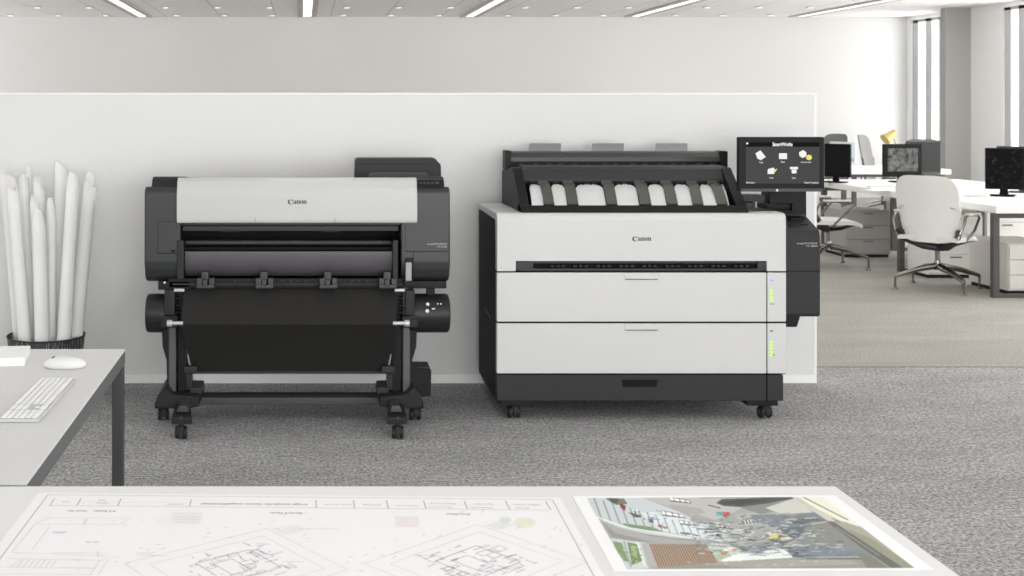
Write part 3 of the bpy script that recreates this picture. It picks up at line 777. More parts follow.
    m.prism([(a, b) for a, b in prof], 'x', x1 + 0.001, xr, 0.004)
    tw = m.build('ink_tower', tz_dark, T)
    m = MB(); m.box(x1, xr, yr0 - 0.0008, yr0 + 0.003, Z(271.6, yr0), Z(270.8, yr0)); m.build('tower_joint', black_matt, tw)
    m = MB(); m.text('imagePROGRAF', 0.0115, MF(X(807.2, yr0), yr0 - 0.001, Z(243.4, yr0)), width=20.5/F*yr0); m.text('TZ-30000', 0.012, MF(X(811.6, yr0), yr0 - 0.001, Z(246, yr0)), width=12/F*yr0)
    m.build('model_lettering', text_grey, tw)
    m = MB(); m.hexa([(X(785.5, yr0), yr0 + .01, Z(327.5, yr0)), (X(798, yr0), yr0 + .01, Z(327.5, yr0)), (X(798, yr0), yr0 + .2, Z(327.5, yr0)), (X(785.5, yr0), yr0 + .2, Z(327.5, yr0)),
                     (X(785.5, yr0), yr0 + .01, Z(316, yr0)), (X(801.5, yr0), yr0 + .01, Z(316, yr0)), (X(801.5, yr0), yr0 + .2, Z(316, yr0)), (X(785.5, yr0), yr0 + .2, Z(316, yr0))], 0.003)
    m.build('tower_foot', black_pl, tw)
    # recess steps on slanted top
    m = MB(); 
    for k, (px, py, w) in enumerate(((789, 226, 9), (800, 224.5, 7), (790, 219, 9), (799, 218, 6))):
        t = (230.5 - py)/17.0; y = yr0 + 0.012 + 0.178*t
        m.box(X(px, y), X(px + w, y), y - 0.012, y + 0.012, Z(py + .6, y), Z(py - .8, y) + 0.002, 0.002)
    m.build('tower_buttons', black_pl, tw)
    # column, shelf and arm for the screen
    yc = yr0 + 0.24
    m = MB(); m.box(X(770, yc), X(806.5, yc), yc, yc + 0.12, Z(240, yc), Z(191, yc), 0.003); m.build('screen_column', mat('column_charcoal', (32,32,33), 0.5, spec=.2), T)
    m = MB(); m.box(X(764, yc), X(792, yc), yc - 0.03, yc + 0.1, Z(209, yc), Z(203.5, yc), 0.004); m.box(X(788, yc), X(791, yc), yc - 0.05, yc, Z(210, yc), Z(203, yc), 0.003); m.build('screen_bracket', black_pl, T)
    ya = yr0 + 0.08
    m = MB(); m.box(X(743, ya), X(765, ya), ya, ya + 0.10, Z(202, ya), Z(195, ya), 0.004); m.box(X(740, ya), X(752, ya), ya - 0.01, ya + 0.08, Z(208.5, ya), Z(202.5, ya), 0.005); m.cyl((X(755, ya), ya + .05, Z(209, ya)), (X(755, ya), ya + .05, Z(203, ya)), 0.02, None, 20)
    m.build('screen_arm', frame_dark, T)
    m = MB(); m.prism([(X(752, ya), Z(211, ya)), (X(780, ya), Z(211, ya)), (X(800, ya + .1), Z(217, ya)), (X(786, ya), Z(217, ya))], 'y', ya + 0.02, ya + 0.2, 0.003)
    m.build('arm_base', black_pl, T)
    # touch screen
    ym = yf + 0.06
    m = MB(); m.box(X(738.6, ym), X(825, ym), ym, ym + 0.035, Z(191.5, ym), Z(137, ym), 0.008, 3); sc = m.build('touch_screen', mat('screen_bezel', (26,26,27), 0.55, spec=.2), T); sc['label'] = 'black framed touch screen showing menu icons'
    m = MB(); m.box(X(741, ym), X(823, ym), ym - 0.002, ym + 0.01, Z(191.6, ym), Z(188.6, ym), 0.001); m.build('bezel_strip', mat('bezel_strip', (74,74,75), 0.5, spec=.3), sc)
    ys_ = ym - 0.0012
    def scr(x0, y0, x1, y1, mm, nm, d=0.0):
        m = MB(); m.box(X(x0, ys_), X(x1, ys_), ys_ - d, ym + 0.002, Z(y1, ys_), Z(y0, ys_)); return m.build(nm, mm, sc)
    scr(746, 142.2, 819.5, 183.5, mat('display_grey', (50,50,51), 0.5, emit=0.25, spec=.2), 'display')
    scr(746, 142.2, 819.5, 146.8, mat('display_black', (4,4,4), 0.6, spec=.1), 'menu_bar', 0.0004)
    lit = mat('icon_white', (196,196,192), 0.5, emit=0.4); lity = mat('icon_olive', (190,184,90), 0.4, emit=0.4)
    m = MB(); yy = ys_ - 0.0009
    m.text('SmartWorks', 0.026, MF(X(782.5, yy), yy, Z(144.5, yy)), 0.0003, bold=0.0005, width=20/F*yy)
    m.text('Shutdown', 0.012, MF(X(750.5, yy), yy, Z(182.6, yy)), 0.0002, width=9/F*yy); m.text('Guest (Logout)', 0.012, MF(X(811.5, yy), yy, Z(182.6, yy)), 0.0002, width=14/F*yy)
    for t, px, py, w in (('Copy', 761, 162.3, 4), ('Scan', 783, 162.0, 4), ('Copy and Scan', 806, 162.2, 10), ('Print', 771.5, 178, 4), ('Files', 794, 178, 4)):
        m.text(t, 0.010, MF(X(px, yy), yy, Z(py, yy)), 0.0002, width=w/F*yy)
    m.box(X(746.4, yy), X(748.2, yy), yy, ym, Z(144.3, yy), Z(142.6, yy))
    m.text('A', 0.014, MF(X(777, ym), ym - 0.0025, Z(190.2, ym)), 0.0002, bold=0.001)
    m.build('menu_lettering', mat('menu_text', (214,214,214), 0.5, emit=0.4), sc)
    def P(px, py): return (X(px, yy), Z(py, yy))
    m = MB()
    m.prism([P(755.5,153.2), P(760.5,150.4), P(765.8,157), P(760.8,160.2), P(757.5,158.5)], 'y', yy, ym)
    m.prism([P(779,153.2), P(787,153.2), P(787,159), P(779,159)], 'y', yy, ym)
    m.prism([P(799,152.5), P(803,150), P(806.5,152.5), P(806,156.5), P(802.5,158), P(799.5,156)], 'y', yy, ym)
    m.prism([P(768,169), P(773.5,167.6), P(775.5,170.5), P(774,174), P(767.5,174)], 'y', yy, ym)
    m.prism([P(790,166.9), P(798,166.9), P(798,169.2), P(790,169.2)], 'y', yy, ym); m.prism([P(791.5,169.6), P(796.6,169.6), P(796.6,173.4), P(792,173.4)], 'y', yy, ym)
    m.build('menu_icons', lit, sc)
    m = MB(); m.prism([P(809 + 3.0*math.cos(a*PI/5), 157.4 + 2.8*math.sin(a*PI/5)) for a in range(10)], 'y', yy - .0003, ym); m.prism([P(773,172), P(776.5,168.6), P(777.2,169.2), P(774.5,172.8)], 'y', yy - .0003, ym)
    m.build('menu_icon_accent', lity, sc)
    return T
mfp()

# ------------------------------------------------------------------ left desk with keyboard, mouse, paper, bin of rolls
TZ_ = 0.73
def desk_left():
    far = YF(349, TZ_); xr = X(125.5, far); near = 2.475; xl = -2.2
    T = thing('office_desk', 'pale grey desk with dark edge at the left, holding the keyboard', 'desk', ((xl + xr)/2, (near + far)/2, 0))
    m = MB(); m.box(xl, xr, near, far, TZ_ - 0.004, TZ_, 0.001); m.build('tabletop', mat('left_desk_top', (206,206,206), 0.5, var=0.012), T)
    m = MB(); m.box(xl + .001, xr - .001, near + .001, far - .001, TZ_ - 0.048, TZ_ - 0.004, 0.002); m.build('edge_frame', desk_edge, T)
    for (a, b) in ((xr - 0.037, far - 0.045), (xr - 0.037, near + 0.01), (xl + .002, far - 0.045), (xl + .002, near + 0.01)):
        m = MB(); m.box(a, a + 0.035, b, b + 0.04, 0, TZ_ - 0.048, 0.003); m.build('leg', desk_leg, T)
    # paper stack
    z = TZ_
    A = onplane(-14, 346.4, z + 0.025); B = onplane(30.5, 345.6, z + 0.025); Cc = onplane(24.5, 357.5, z + 0.025); D = onplane(-24, 359, z + 0.025)
    m = MB(); m.hexa([(D.x, D.y, z), (Cc.x, Cc.y, z), (B.x, B.y, z), (A.x, A.y, z), (D.x, D.y, z + .025), (Cc.x, Cc.y, z + .025), (B.x, B.y, z + .025), (A.x, A.y, z + .025)], 0.001)
    tag(m.build('paper_stack', white_paper), 'neat stack of white paper at the far end of the left desk', 'paper')
    # keyboard
    P0, P1, P2 = onplane(43.5, 373.2, z + .012), onplane(76, 377.3, z + .012), onplane(39, 418, z + .012)
    u = (P2 - P1); L = u.length; u.normalize(); w = Vector((u.y, -u.x, 0)).normalized()
    if w.dot(P0 - P1) < 0: w = -w
    W = (P0 - P1).dot(w)
    Mk = Matrix(((u.x, w.x, 0, P1.x), (u.y, w.y, 0, P1.y), (0, 0, 1, z), (0, 0, 0, 1)))
    K = thing('keyboard', 'slim white keyboard lying on the left desk', 'keyboard', (P1 + u*L/2 + w*W/2)[:2] + (z,))
    m = MB(); m.box(0, L, 0, W, 0.0, 0.009, 0.003, M=Mk); m.build('case', mat('key_case', (184,184,184), 0.4), K)
    rows = 6; mg = 0.006; rw = (W - 2*mg) / rows
    m = MB()
    nmain = 15; blocks = [(mg, L*0.68, nmain), (L*0.70, L*0.80, 3), (L*0.82, L - mg, 4)]
    for r in range(rows):
        for bi, (a, b, n) in enumerate(blocks):
            kw = (b - a) / n
            cells = [(a + i*kw, a + (i+1)*kw) for i in range(n)]
            if bi == 0 and r == 0: cells = cells[:3] + [(cells[3][0], cells[9][1])] + cells[10:]
            if bi == 1 and r == 2: continue
            if bi == 1 and r == 1: cells = cells[1:2]
            for (p, q) in cells:
                w0 = mg + r*rw
                m.box(p + .0012, q - .0012, w0 + .0012, w0 + rw - .0012, 0.009, 0.0125, 0.0012, 1, M=Mk)
    m.build('keys', mat('key_caps', (232,232,232), 0.45), K)
    # mouse
    c = onplane(65, 367.5, z); 
    m = MB()
    m.ball((c.x, c.y, z + 0.010), 0.064, 0.034, 0.024, 28, 14)
    for v in m.bm.verts: 
        if v.co.z < z + 0.001: v.co.z = z + 0.001
    Ms = thing('computer_mouse', 'white low-profile mouse beside the keyboard', 'computer mouse', (c.x, c.y, z))
    m.build('shell', mat('mouse_white', (214,214,214), 0.3, coat=0.3), Ms)
    m = MB(); m.cyl((c.x - 0.034, c.y - 0.006, z + 0.027), (c.x - 0.034, c.y + 0.006, z + 0.027), 0.006, None, 14); m.build('scroll_wheel', frame_grey, Ms)
desk_left()

def bin_and_rolls():
    yb_ = 6.22; cxb = X(46.2, yb_); h = Z(335, yb_); rt, rb = 0.198, 0.168
    T = thing('mesh_bin', 'black perforated metal bin holding the paper rolls', 'waste bin', (cxb, yb_, 0))
    def sh(u, v):
        a = 2*PI*u; r = rb + (rt - rb)*v
        return (cxb + r*math.cos(a), yb_ + r*math.sin(a), 0.006 + (h - .006)*v)
    m = MB(); m.grid(sh, 72, 8); o = m.build('wall', mesh_mat('bin_mesh', (58,58,58), 95, 0.30), T)
    m = MB(); n = 60; m.tube([(cxb + rt*math.cos(2*PI*k/n), yb_ + rt*math.sin(2*PI*k/n), h) for k in range(n + 1)], 0.004, 8); m.build('rim', frame_dark, T)
    m = MB(); m.cyl((cxb, yb_, 0), (cxb, yb_, 0.008), rb, None, 40); m.build('base', frame_dark, T)
    # rolls: (top px centre, top py, bottom px centre at rim row 335, depth offset, radius, label)
    R = [(5.5, 173, 14, 0.07, .030, 'white paper roll leaning out at the far left of the bin'),
         (12.5, 187, 26, -0.07, .031, 'white paper roll in front, second from the left, leaning left'),
         (23, 175, 31, 0.10, .028, 'white paper roll at the back between the left leaning rolls'),
         (28.5, 166, 37, 0.155, .013, 'thin tall white paper roll rising as a spike left of the middle'),
         (39, 184, 42, 0.06, .030, 'white paper roll at the back behind the two short rolls'),
         (34.0, 199, 38.0, -0.045, .020, 'narrow short white paper roll left of the shortest front roll'),
         (39, 217, 43.5, -0.115, .033, 'short white paper roll front and centre with a torn top edge'),
         (51, 203, 53.5, -0.06, .022, 'narrow white paper roll just right of the shortest roll'),
         (61.5, 162, 61, 0.075, .034, 'tallest white paper roll, upright and right of the middle'),
         (73, 181, 65.5, -0.095, .033, 'white paper roll in front leaning slightly right'),
         (90, 184, 76, -0.015, .034, 'rightmost white paper roll, leaning right')]
    pm = mat('roll_paper', (230,230,229), 0.6, spec=0.25, var=0.015)
    K = 6.22 / 5.31; feet = []
    for (tx, ty, bx, dy, r, lb) in R:
        r *= K; dy *= K; yt = yb_ + dy*1.1; ym = yb_ + dy*.9
        top = Vector((X(tx, yt), yt, Z(ty + 4, yt))); mid = Vector((X(bx, ym), ym, Z(335, ym)))
        d = (top - mid).normalized(); bot = mid - d*((mid.z - .02)/d.z)
        feet.append([bot.x - cxb, bot.y - yb_, r*1.05, top])
    for it in range(400):
        for a in range(len(feet)):
            for b in range(a):
                A_, B_ = feet[a], feet[b]; dx, dyy = A_[0] - B_[0], A_[1] - B_[1]; dd = math.hypot(dx, dyy) or 1e-4; need = A_[2] + B_[2] + .002 - dd
                if need > 0:
                    A_[0] += dx/dd*need*.5; A_[1] += dyy/dd*need*.5; B_[0] -= dx/dd*need*.5; B_[1] -= dyy/dd*need*.5
        for f in feet:
            l = math.hypot(f[0], f[1]); lim = rb - f[2] - .006
            if l > lim: f[0] *= lim/l; f[1] *= lim/l
    for i, (tx, ty, bx, dy, r, lb) in enumerate(R):
        rnd = random.Random(i + 3); r *= K
        top = feet[i][3]; bot = Vector((cxb + feet[i][0], yb_ + feet[i][1], 0.014))
        t = (top - bot).normalized(); L = (top - bot).length; ux = t.orthogonal().normalized(); uy = t.cross(ux)
        turns = 2.4; n = 60; ph0 = rnd.uniform(0, 6.28)
        dirn = rnd.choice((-1, 1)); skew = rnd.uniform(0.012, 0.03) * (r / .03)
        def rf(u, v):
            a = ph0 + dirn*2*PI*turns*u; rad = r * (1 - 0.40*u)
            bulge = 1.0
            top_cut = skew*math.cos(a - ph0) + 0.045*u*(1 if rnd_up else -0.4)*(r/.03)
            z = L*v + (top_cut if v > 0.999 else (0.4*top_cut if v > 0.9 else 0))
            rr_ = rad * (1.06 - 0.14*v)
            return bot + t*z + ux*rr_*math.cos(a) + uy*rr_*math.sin(a)
        rnd_up = rnd.random() < 0.75
        m = MB(); m.grid(rf, n, 10)
        o = m.build('paper_roll', pm); tag(o, lb, 'paper roll', 'paper rolls in the bin')
        sol = o.modifiers.new('thickness', 'SOLIDIFY'); sol.thickness = 0.0014; sol.offset = 0
bin_and_rolls()

# ------------------------------------------------------------------ front table with plan and picture
def front_table():
    z = TZ_; far = YF(486.0, z); near = 1.45; xr = X(835.5, far); xl = -1.6
    # right edge follows the slightly turned table end
    e0 = onplane(835.5, 486.5, z); e1 = onplane(960, 576, z)
    k = (near - e0.y) / (e1.y - e0.y); xn = e0.x + (e1.x - e0.x)*k
    T = thing('work_table', 'large pale table in the foreground carrying the drawing and the picture', 'table', ((xl + xr)/2, (near + far)/2, 0))
    m = MB(); m.prism([(xl, near), (xn, near), (xr, far), (xl, far)], 'z', z - 0.028, z, 0.002); m.build('tabletop', desk_top, T)
    for (a, b) in ((xr - .09, far - .1), (xr - .09, near + .05), (xl + .05, far - .1), (xl + .05, near + .05)):
        m = MB(); m.box(a, a + .045, b, b + .045, 0, z - .028, .003); m.build('leg', desk_leg, T)
    # --- plan sheet
    A = onplane(38.7, 493, z); B = onplane(560, 498, z); dv = (B - A).normalized(); dn = Vector((dv.y, -dv.x, 0)); dep = 0.74
    t = 0.0008
    cs = [A, B, B + dn*dep, A + dn*dep]
    m = MB(); m.prism([(c.x, c.y) for c in cs], 'z', z + 0.0002, z + t)
    P = m.build('floor_plan', mat('plan_paper', (235,235,235), 0.7, spec=0.15, var=0.004)); tag(P, 'large white sheet with faint building plans lying on the foreground table', 'drawing')
    zl = z + t + 0.0003
    def wl(m, a, b, w=0.0011):
        a = Vector((a.x, a.y, zl)); b = Vector((b.x, b.y, zl)); d = (b - a)
        if d.length < 1e-5 or max(a.x, b.x) > 0.5 or min(a.x, b.x) < -0.62: return
        d.normalize(); n = Vector((-d.y, d.x, 0)) * w/2
        m._add([a + n, b + n, b - n, a - n], [(0, 1, 2, 3)])
    def pl(m, x0, y0, x1, y1, w=0.0011): wl(m, onplane(x0, y0, zl), onplane(x1, y1, zl), w)
    M0 = MB(); M1 = MB(); MR = MB(); MBl = MB()
    mg = 0.022
    c0 = A + dv*mg*1.0 + dn*mg*0.6; c1 = B - dv*mg*.8 + dn*mg*0.6
    wl(M1, c0, c0 + dn*(dep - .04), .0015); wl(M1, c1, c1 + dn*(dep - .04), .0013); wl(M1, c0, c1, .0013)
    # title block row: between border row and row below
    y_l = lambda x: 498.3 + (x - 43.5)*(501.2 - 498.3)/(548 - 43.5)     # upper rule
    y_u = lambda x: 505.2 + (x - 43.5)*(510.0 - 505.2)/(548 - 43.5)     # lower rule
    pl(M1, 49, 505.3, 548, 510.0, .0012)
    for x in (54.5, 81, 121, 191.5, 316, 353.5, 386.5, 423.5, 464, 505.5, 545.5):
        sl = (303 - x) / (y_l(x) - 107)      # lines towards the vanishing point
        yy0, yy1 = y_l(x), y_u(x); pl(M1, x, yy0, x - sl*(yy1 - yy0), yy1, .0016)
    for a, b in ((81, 121), (121, 191), (423, 464), (464, 505), (505, 545)): pl(M0, a, (y_l(a)+y_u(a))/2, b - 1, (y_l(b)+y_u(b))/2, .0009)
    ang = math.atan2(dv.y, dv.x) + PI
    def txt(m, s, px, py, wpx, h):
        p = onplane(px, py, zl); q = onplane(px + wpx, py, zl)
        m.text(s, h, Matrix.Translation((p.x, p.y, zl - .0002)) @ Matrix.Rotation(ang, 4, 'Z'), 0.0001, width=(q - p).length, bold=0.0002)
    txt(M1, 'Image sample for Canon imagePROGRAF', 254, 504.0, 106, 0.014)
    txt(M1, 'Second Floor', 286, 513, 33, 0.013); txt(M1, 'First Floor', 458, 514, 24, 0.013)
    txt(M1, 'A-A Section', 105, 511.0, 22, 0.012); txt(M1, 'House Plan', 77, 510.8, 20, 0.010)
    for s, px, py, w in (('Drawing', 66, 501.7, 8), ('Scale', 102, 500.2, 8), ('Sheet size', 102, 503, 11), ('Architect', 175, 504.4, 16), ('Name of work', 338, 504.6, 28), ('Date', 372, 504.8, 18), ('Drawing number', 407, 505.6, 24),
                         ('Name of work', 443, 503.4, 26), ('Structure', 440, 507, 24), ('Floor area', 484, 504, 18), ('Total area', 482, 507.6, 24), ('Site plan', 526, 504.4, 26), ('Site area', 522, 508, 14)):
        txt(M0, s, px, py, w, 0.009)
    for s, px, py, w in (('living room', 92, 542, 14), ('Elevation', 60, 532, 14)): txt(MBl if py < 540 else M0, s, px, py, w, 0.010)
    # hatched pink notes
    for k in range(5):
        pl(MR, 172 + 0, 513.2 + k*2.1, 203 - k*.6, 513.4 + k*2.1, .0042); pl(MR, 395, 517.2 + k*2.2, 419, 517.2 + k*2.2, .0042)
    for k in range(4): pl(M0, 150 + 3*k, 517.5 + 2*k, 200, 517.8 + 2*k, .0006)
    for k in range(4): pl(M0, 394, 518 + 2.6*k, 419, 518.4 + 2.6*k, .0006)
    # elevation at the left
    for (a, b, c, d) in ((42, 517.5, 132, 518.5), (35, 524, 128, 524.6), (85, 519, 85, 524), (130, 518.4, 120, 524), (50, 517.8, 35, 524), (88, 518.3, 83, 524.4),
                         (35, 524, 12, 552), (50, 526, 32, 550), (12, 552.5, 108, 556), (7, 558.5, 104, 560.5), (52, 552.6, 106, 553.2), (0, 567, 96, 568.2), (0, 574, 92, 574.4), (10, 566.8, 22, 559.5),
                         (100, 560, 90, 575), (108, 560, 98, 575), (103, 559, 120, 556), (98, 551, 98, 557), (15, 552, 20, 554), (60, 567.5, 96, 568)): pl(M0, a, b, c, d)
    for k in range(7): pl(M0, 24 + 5.5*k, 559.5, 17 + 5.6*k, 567.4)
    for x in (34, 68, 110, 140): pl(M0, x, 520.5, x + 7, 520.8, .001)
    for (a, b, c) in ((150, 555.5, 168), (136, 555.5, 150), (60, 532, 64)): pl(MBl, a, b, c, b + .2, .0018)
    # the two slanted house plans
    def plan(ox, oy, sx, rot, mirror=1, seed=1):
        rnd = random.Random(seed); o = onplane(ox, oy, zl)
        ca, sa = math.cos(rot), math.sin(rot)
        def q(a, b): return Vector((o.x + (a*ca - b*sa)*sx, o.y + (a*sa + b*ca)*sx, zl))
        def ln(m, a, b, c, d, w=.0010): wl(m, q(a, b), q(c, d), w)
        def rect(m, a, b, c, d, w=.0010): ln(m, a,b,c,b,w); ln(m, c,b,c,d,w); ln(m, c,d,a,d,w); ln(m, a,d,a,b,w)
        rect(M0, -1.6, -1.3, 1.5, 1.3, .0010); rect(M0, -1.25, -1.0, 1.2, 1.0, .0009)
        rect(M1, -.55, -.5, .6, .55, .0013); rect(M1, -.3, -.3, .1, .35, .0011)
        for k in range(46):
            a, b = rnd.uniform(-.9, .9), rnd.uniform(-.8, .8); l = rnd.uniform(.04, .28)
            if rnd.random() < .5: ln(M1, a, b, a + l, b, .0013)
            else: ln(M1, a, b, a, b + l, .0013)
        for k in range(14):
            a, b = rnd.uniform(-.8, .7), rnd.uniform(-.7, .6); l = rnd.uniform(.08, .3); rect(M1, a, b, a + l, b + l*.7, .0009)
        for k in range(70):
            a, b = rnd.uniform(-2.6, 2.6), rnd.uniform(-2.2, 2.0)
            if abs(a) < 1.3 and abs(b) < 1.1: continue
            l = rnd.uniform(.05, .14); ln(M0, a, b, a + l, b + rnd.uniform(-.03, .03), .0016)
        for k in range(8):
            a = -1.5 + .09*k; ln(M0, 1.6 + .06*k, .8, 1.6 + .06*k, 1.15, .0009)
    plan(238, 566, 0.094, 0.62, seed=4)
    plan(478, 562, 0.094, 0.72, seed=9)
    for (a, b, c, d) in ((298, 528.5, 336, 528.7), (284, 561.5, 304, 561.8), (136, 553, 150, 553.4), (416, 555, 434, 555.3)): pl(M0, a, b, c, d, .0016)
    pl(MBl, 482, 561.6, 497, 561.8, .003); pl(MBl, 256, 544, 270, 544.2, .003); pl(MBl, 52, 533, 64, 533.2, .003)
    def ell(px, py, rx, ry, mm, nm):
        m = MB(); pts = [onplane(px + rx*math.cos(2*PI*k/28)*(1 + .05*math.sin(k*5)), py + ry*math.sin(2*PI*k/28)*(1 + .08*math.cos(k*7)), zl) for k in range(28)]
        m._add(pts, [tuple(range(28))]); m.build(nm, mm, P)
    ell(525, 522.3, 10.8, 5.0, mat('plan_olive', (222,224,202), 0.8, var=0.14, scale=160), 'printed_tree')
    ell(505.5, 519.8, 6.0, 2.8, mat('plan_green', (212,220,215), 0.8, var=0.12, scale=160), 'printed_tree')
    M0.build('printed_lines', line_ink, P); M1.build('printed_outlines', line_ink2, P); MR.build('printed_notes', red_ink, P); MBl.build('printed_captions', blue_ink, P)
    # --- picture print
    corners = [onplane(572.5, 496.4, z), onplane(834.5, 495.6, z), onplane(934, 569.8, z), onplane(613.7, 571, z)]
    m = MB(); m.prism([(c.x, c.y) for c in corners], 'z', z + 0.0002, z + t)
    Q = m.build('photo_print', mat('print_paper', (242,242,242), 0.5, spec=0.25, var=0.002)); tag(Q, 'glossy colour print of a glass atrium with white border on the foreground table', 'photo print')
    ic = [onplane(586.8, 498.0, zl), onplane(822.6, 497.0, zl), onplane(914.5, 567.9, zl), onplane(627.4, 569.0, zl)]
    NU, NV = 460, 200
    me = bpy.data.meshes.new('picture_area'); vs = []; cols = []
    polys = []
    def poly(c, *p): polys.append((rgb(c), p, min(a[0] for a in p), max(a[0] for a in p), min(a[1] for a in p), max(a[1] for a in p)))
    def line(c, x0, y0, x1, y1, w):
        d = math.hypot(x1 - x0, y1 - y0); nx, ny = -(y1 - y0)/d*w/2, (x1 - x0)/d*w/2
        poly(c, (x0+nx, y0+ny), (x1+nx, y1+ny), (x1-nx, y1-ny), (x0-nx, y0-ny))
    rnd = random.Random(21)
    poly((166,168,164), (580,495), (930,495), (930,572), (580,572))
    # left glazing wall
    poly((203,211,212), (586,497), (640,497), (680,512), (720,532), (735,541), (660,537), (620,528), (600,520))
    poly((222,232,232), (640,512), (690,520), (720,535), (700,538), (660,530))
    poly((120,146,104), (598,516), (612,522), (640,528), (660,533), (640,530), (606,520)); poly((120,146,104), (622,523), (652,527), (664,532), (630,528))
    for k in range(16):      # mullions
        x = 594 + k*9.2 - k*k*.06; y0 = 498 + k*2.4; y1 = 520 + k*1.6
        line((148,156,158), x, y0, x + 8 - k*.2, min(y1, 541), 1.7 - .06*k)
    line((236,238,238), 597, 517, 625, 527, 1.3); line((236,238,238), 625, 527, 690, 538, 1.0)
    poly((112,118,100), (605,498.5), (624,498.5), (628,504), (616,505)); poly((72,78,62), (608,498), (619,498.5), (618,503), (612,503))
    poly((140,44,52), (620,503), (626,506), (625,511), (620,507)); poly((86,92,72), (628,512), (640,515), (646,520), (634,517)); line((90,96,90), 634, 508, 636, 515, 1.3)
    poly((84,92,104), (648,518), (653,519), (654,524), (649,522)); poly((170,92,92), (658,524), (668,527), (666,529), (658,527)); poly((120,116,120), (680,532), (692,533), (690,535), (681,534))
    for k in range(60):
        x = rnd.uniform(630, 735); y = 500 + (x - 630)*.30 + rnd.uniform(0, 18) ; line(rnd.choice([(236,240,240), (196,210,214), (148,164,172), (214,222,222)]), x, y, x + rnd.uniform(3, 12), y + rnd.uniform(-1, 3), rnd.uniform(.5, 1.4))
    # balcony band sweeping right
    poly((150,148,142), (604,524), (640,533), (690,540), (740,543), (800,541), (800,550), (735,549), (700,543.5), (650,542), (632,541), (612,537))
    poly((172,171,166), (604,523), (650,536), (700,542), (760,545), (700,545), (650,541.5), (615,533))
    # lower-left windows
    poly((206,214,212), (610,538), (646,543), (650,568), (628,569), (618,553))
    poly((128,152,104), (613,541), (622,543), (629,562), (624,561), (616,550)); poly((116,142,92), (627,542), (637,544), (642,561), (632,565))
    poly((160,182,136), (630,545), (636,546), (638,556), (633,556)); line((240,242,240), 637, 542, 645, 566, 1.4); line((158,164,166), 624, 541, 631, 567, 1.7)
    poly((178,178,174), (641,543), (653,544), (660,566), (648,567))
    for k in range(50): 
        x, y = rnd.uniform(616, 642), rnd.uniform(545, 563); line(rnd.choice([(96,124,76), (182,200,160), (140,164,116)]), x, y, x + 1.6, y + 1, .8)
    # slatted wood panel
    poly((182,158,138), (649,543.5), (707,546), (719,562.5), (690,565), (657,567.5))
    for k in range(23):
        x = 650 + k*2.52; line((118,94,76), x, 544.2, x + 9.6 + .05*k, 567.5 - k*.2, 1.15); 
    # floor strip
    poly((150,148,139), (627,570), (657,567.8), (720,562.8), (790,558.6), (850,557.5), (900,558), (916,570)); poly((166,165,156), (700,564), (790,559.6), (850,560), (860,564), (760,568))
    for k in range(9): x = 690 + k*16 + rnd.uniform(-4, 4); y = rnd.uniform(560, 566); line((206,204,196), x, y, x + 4, y, .8)
    # white glow band with red flowers
    poly((196,206,196), (708,546), (760,549), (790,551), (790,558), (720,562)); poly((238,242,240), (722,556), (790,550), (792,557.5), (722,561.5)); poly((168,190,160), (712,550), (728,551), (732,556), (720,560))
    poly((196,120,112), (720,552), (726,552.5), (727,555), (721,555)); poly((214,160,150), (732,549), (737,549.5), (736,552), (732,551))
    for k in range(30): x = rnd.uniform(712, 785); y = rnd.uniform(547, 557); line(rnd.choice([(230,236,232), (180,196,184), (214,218,210)]), x, y, x + rnd.uniform(2, 8), y + .5, .9)
    # ceiling parts, centre
    poly((190,190,185), (640,497), (760,497), (735,512), (715,520), (690,512), (660,504)); poly((172,172,166), (668,504), (700,508), (706,513), (690,515), (676,510)); poly((160,160,155), (690,518), (712,520), (706,524), (690,521))
    for (x, y, a, w) in ((662, 513, 22, 4), (680, 522, 18, 3), (670, 499, 20, 3.4), (716, 526, 16, 2)):
        poly((120,116,112), (x - 1, y - w/2 - .8), (x + a, y + w/2), (x + a + 2, y + w + 1.2), (x, y + w/2 + 1)); poly((248,248,246), (x, y - w/2), (x + a, y + w/2 + .6), (x + a, y + w), (x, y + w/3))
        for k in range(3): line((90,84,80), x + 3 + k*a/3.4, y - w/2 + k, x + 5 + k*a/3.4, y + w*.7 + k, .9)
    poly((72,74,72), (716,503), (722,499), (792,497), (800,497.5), (770,503), (740,507), (724,506)); poly((52,53,52), (718,503), (746,499), (770,500), (740,505)); line((34,34,34), 700, 497.3, 795, 497.0, 1.2)
    poly((134,136,132), (740,507), (770,503), (796,500), (785,508), (762,514), (750,511)); line((80,60,58), 708, 505, 720, 508, 1.0)
    poly((86,170,164), (716,512), (722,511.5), (723,515), (717,516)); poly((204,88,92), (722,512), (729,512), (730,516), (724,516.5)); poly((130,176,138), (724,517), (728,517.5), (728,522), (725,521)); line((196,80,90), 724, 516, 727, 518, 1)
    poly((178,178,170), (734,514), (756,512), (764,522), (745,526)); poly((100,98,96), (741,521), (758,520), (764,524), (744,524))
    for k in range(5): line((226,226,224), 744 + 3.4*k, 520.4, 746 + 3.4*k, 524, 1.2)
    poly((52,54,60), (702,529), (718,528.5), (722,531), (706,534)); poly((48,52,50), (715,534), (721,534), (722,537), (716,536))
    for k in range(70):
        x = rnd.uniform(690, 800); y = rnd.uniform(520, 545); line(rnd.choice([(210,212,208), (128,132,134), (96,102,108), (172,176,174), (226,228,226)]), x, y, x + rnd.uniform(3, 16), y + rnd.uniform(-2.5, 1.5), rnd.uniform(.5, 1.6))
    # right half: grey-blue hall
    poly((206,206,196), (765,508), (795,498), (813,512), (803,514), (785,515)); poly((124,131,136), (750,515), (785,514), (820,512), (850,522), (838,530), (790,530), (755,522))
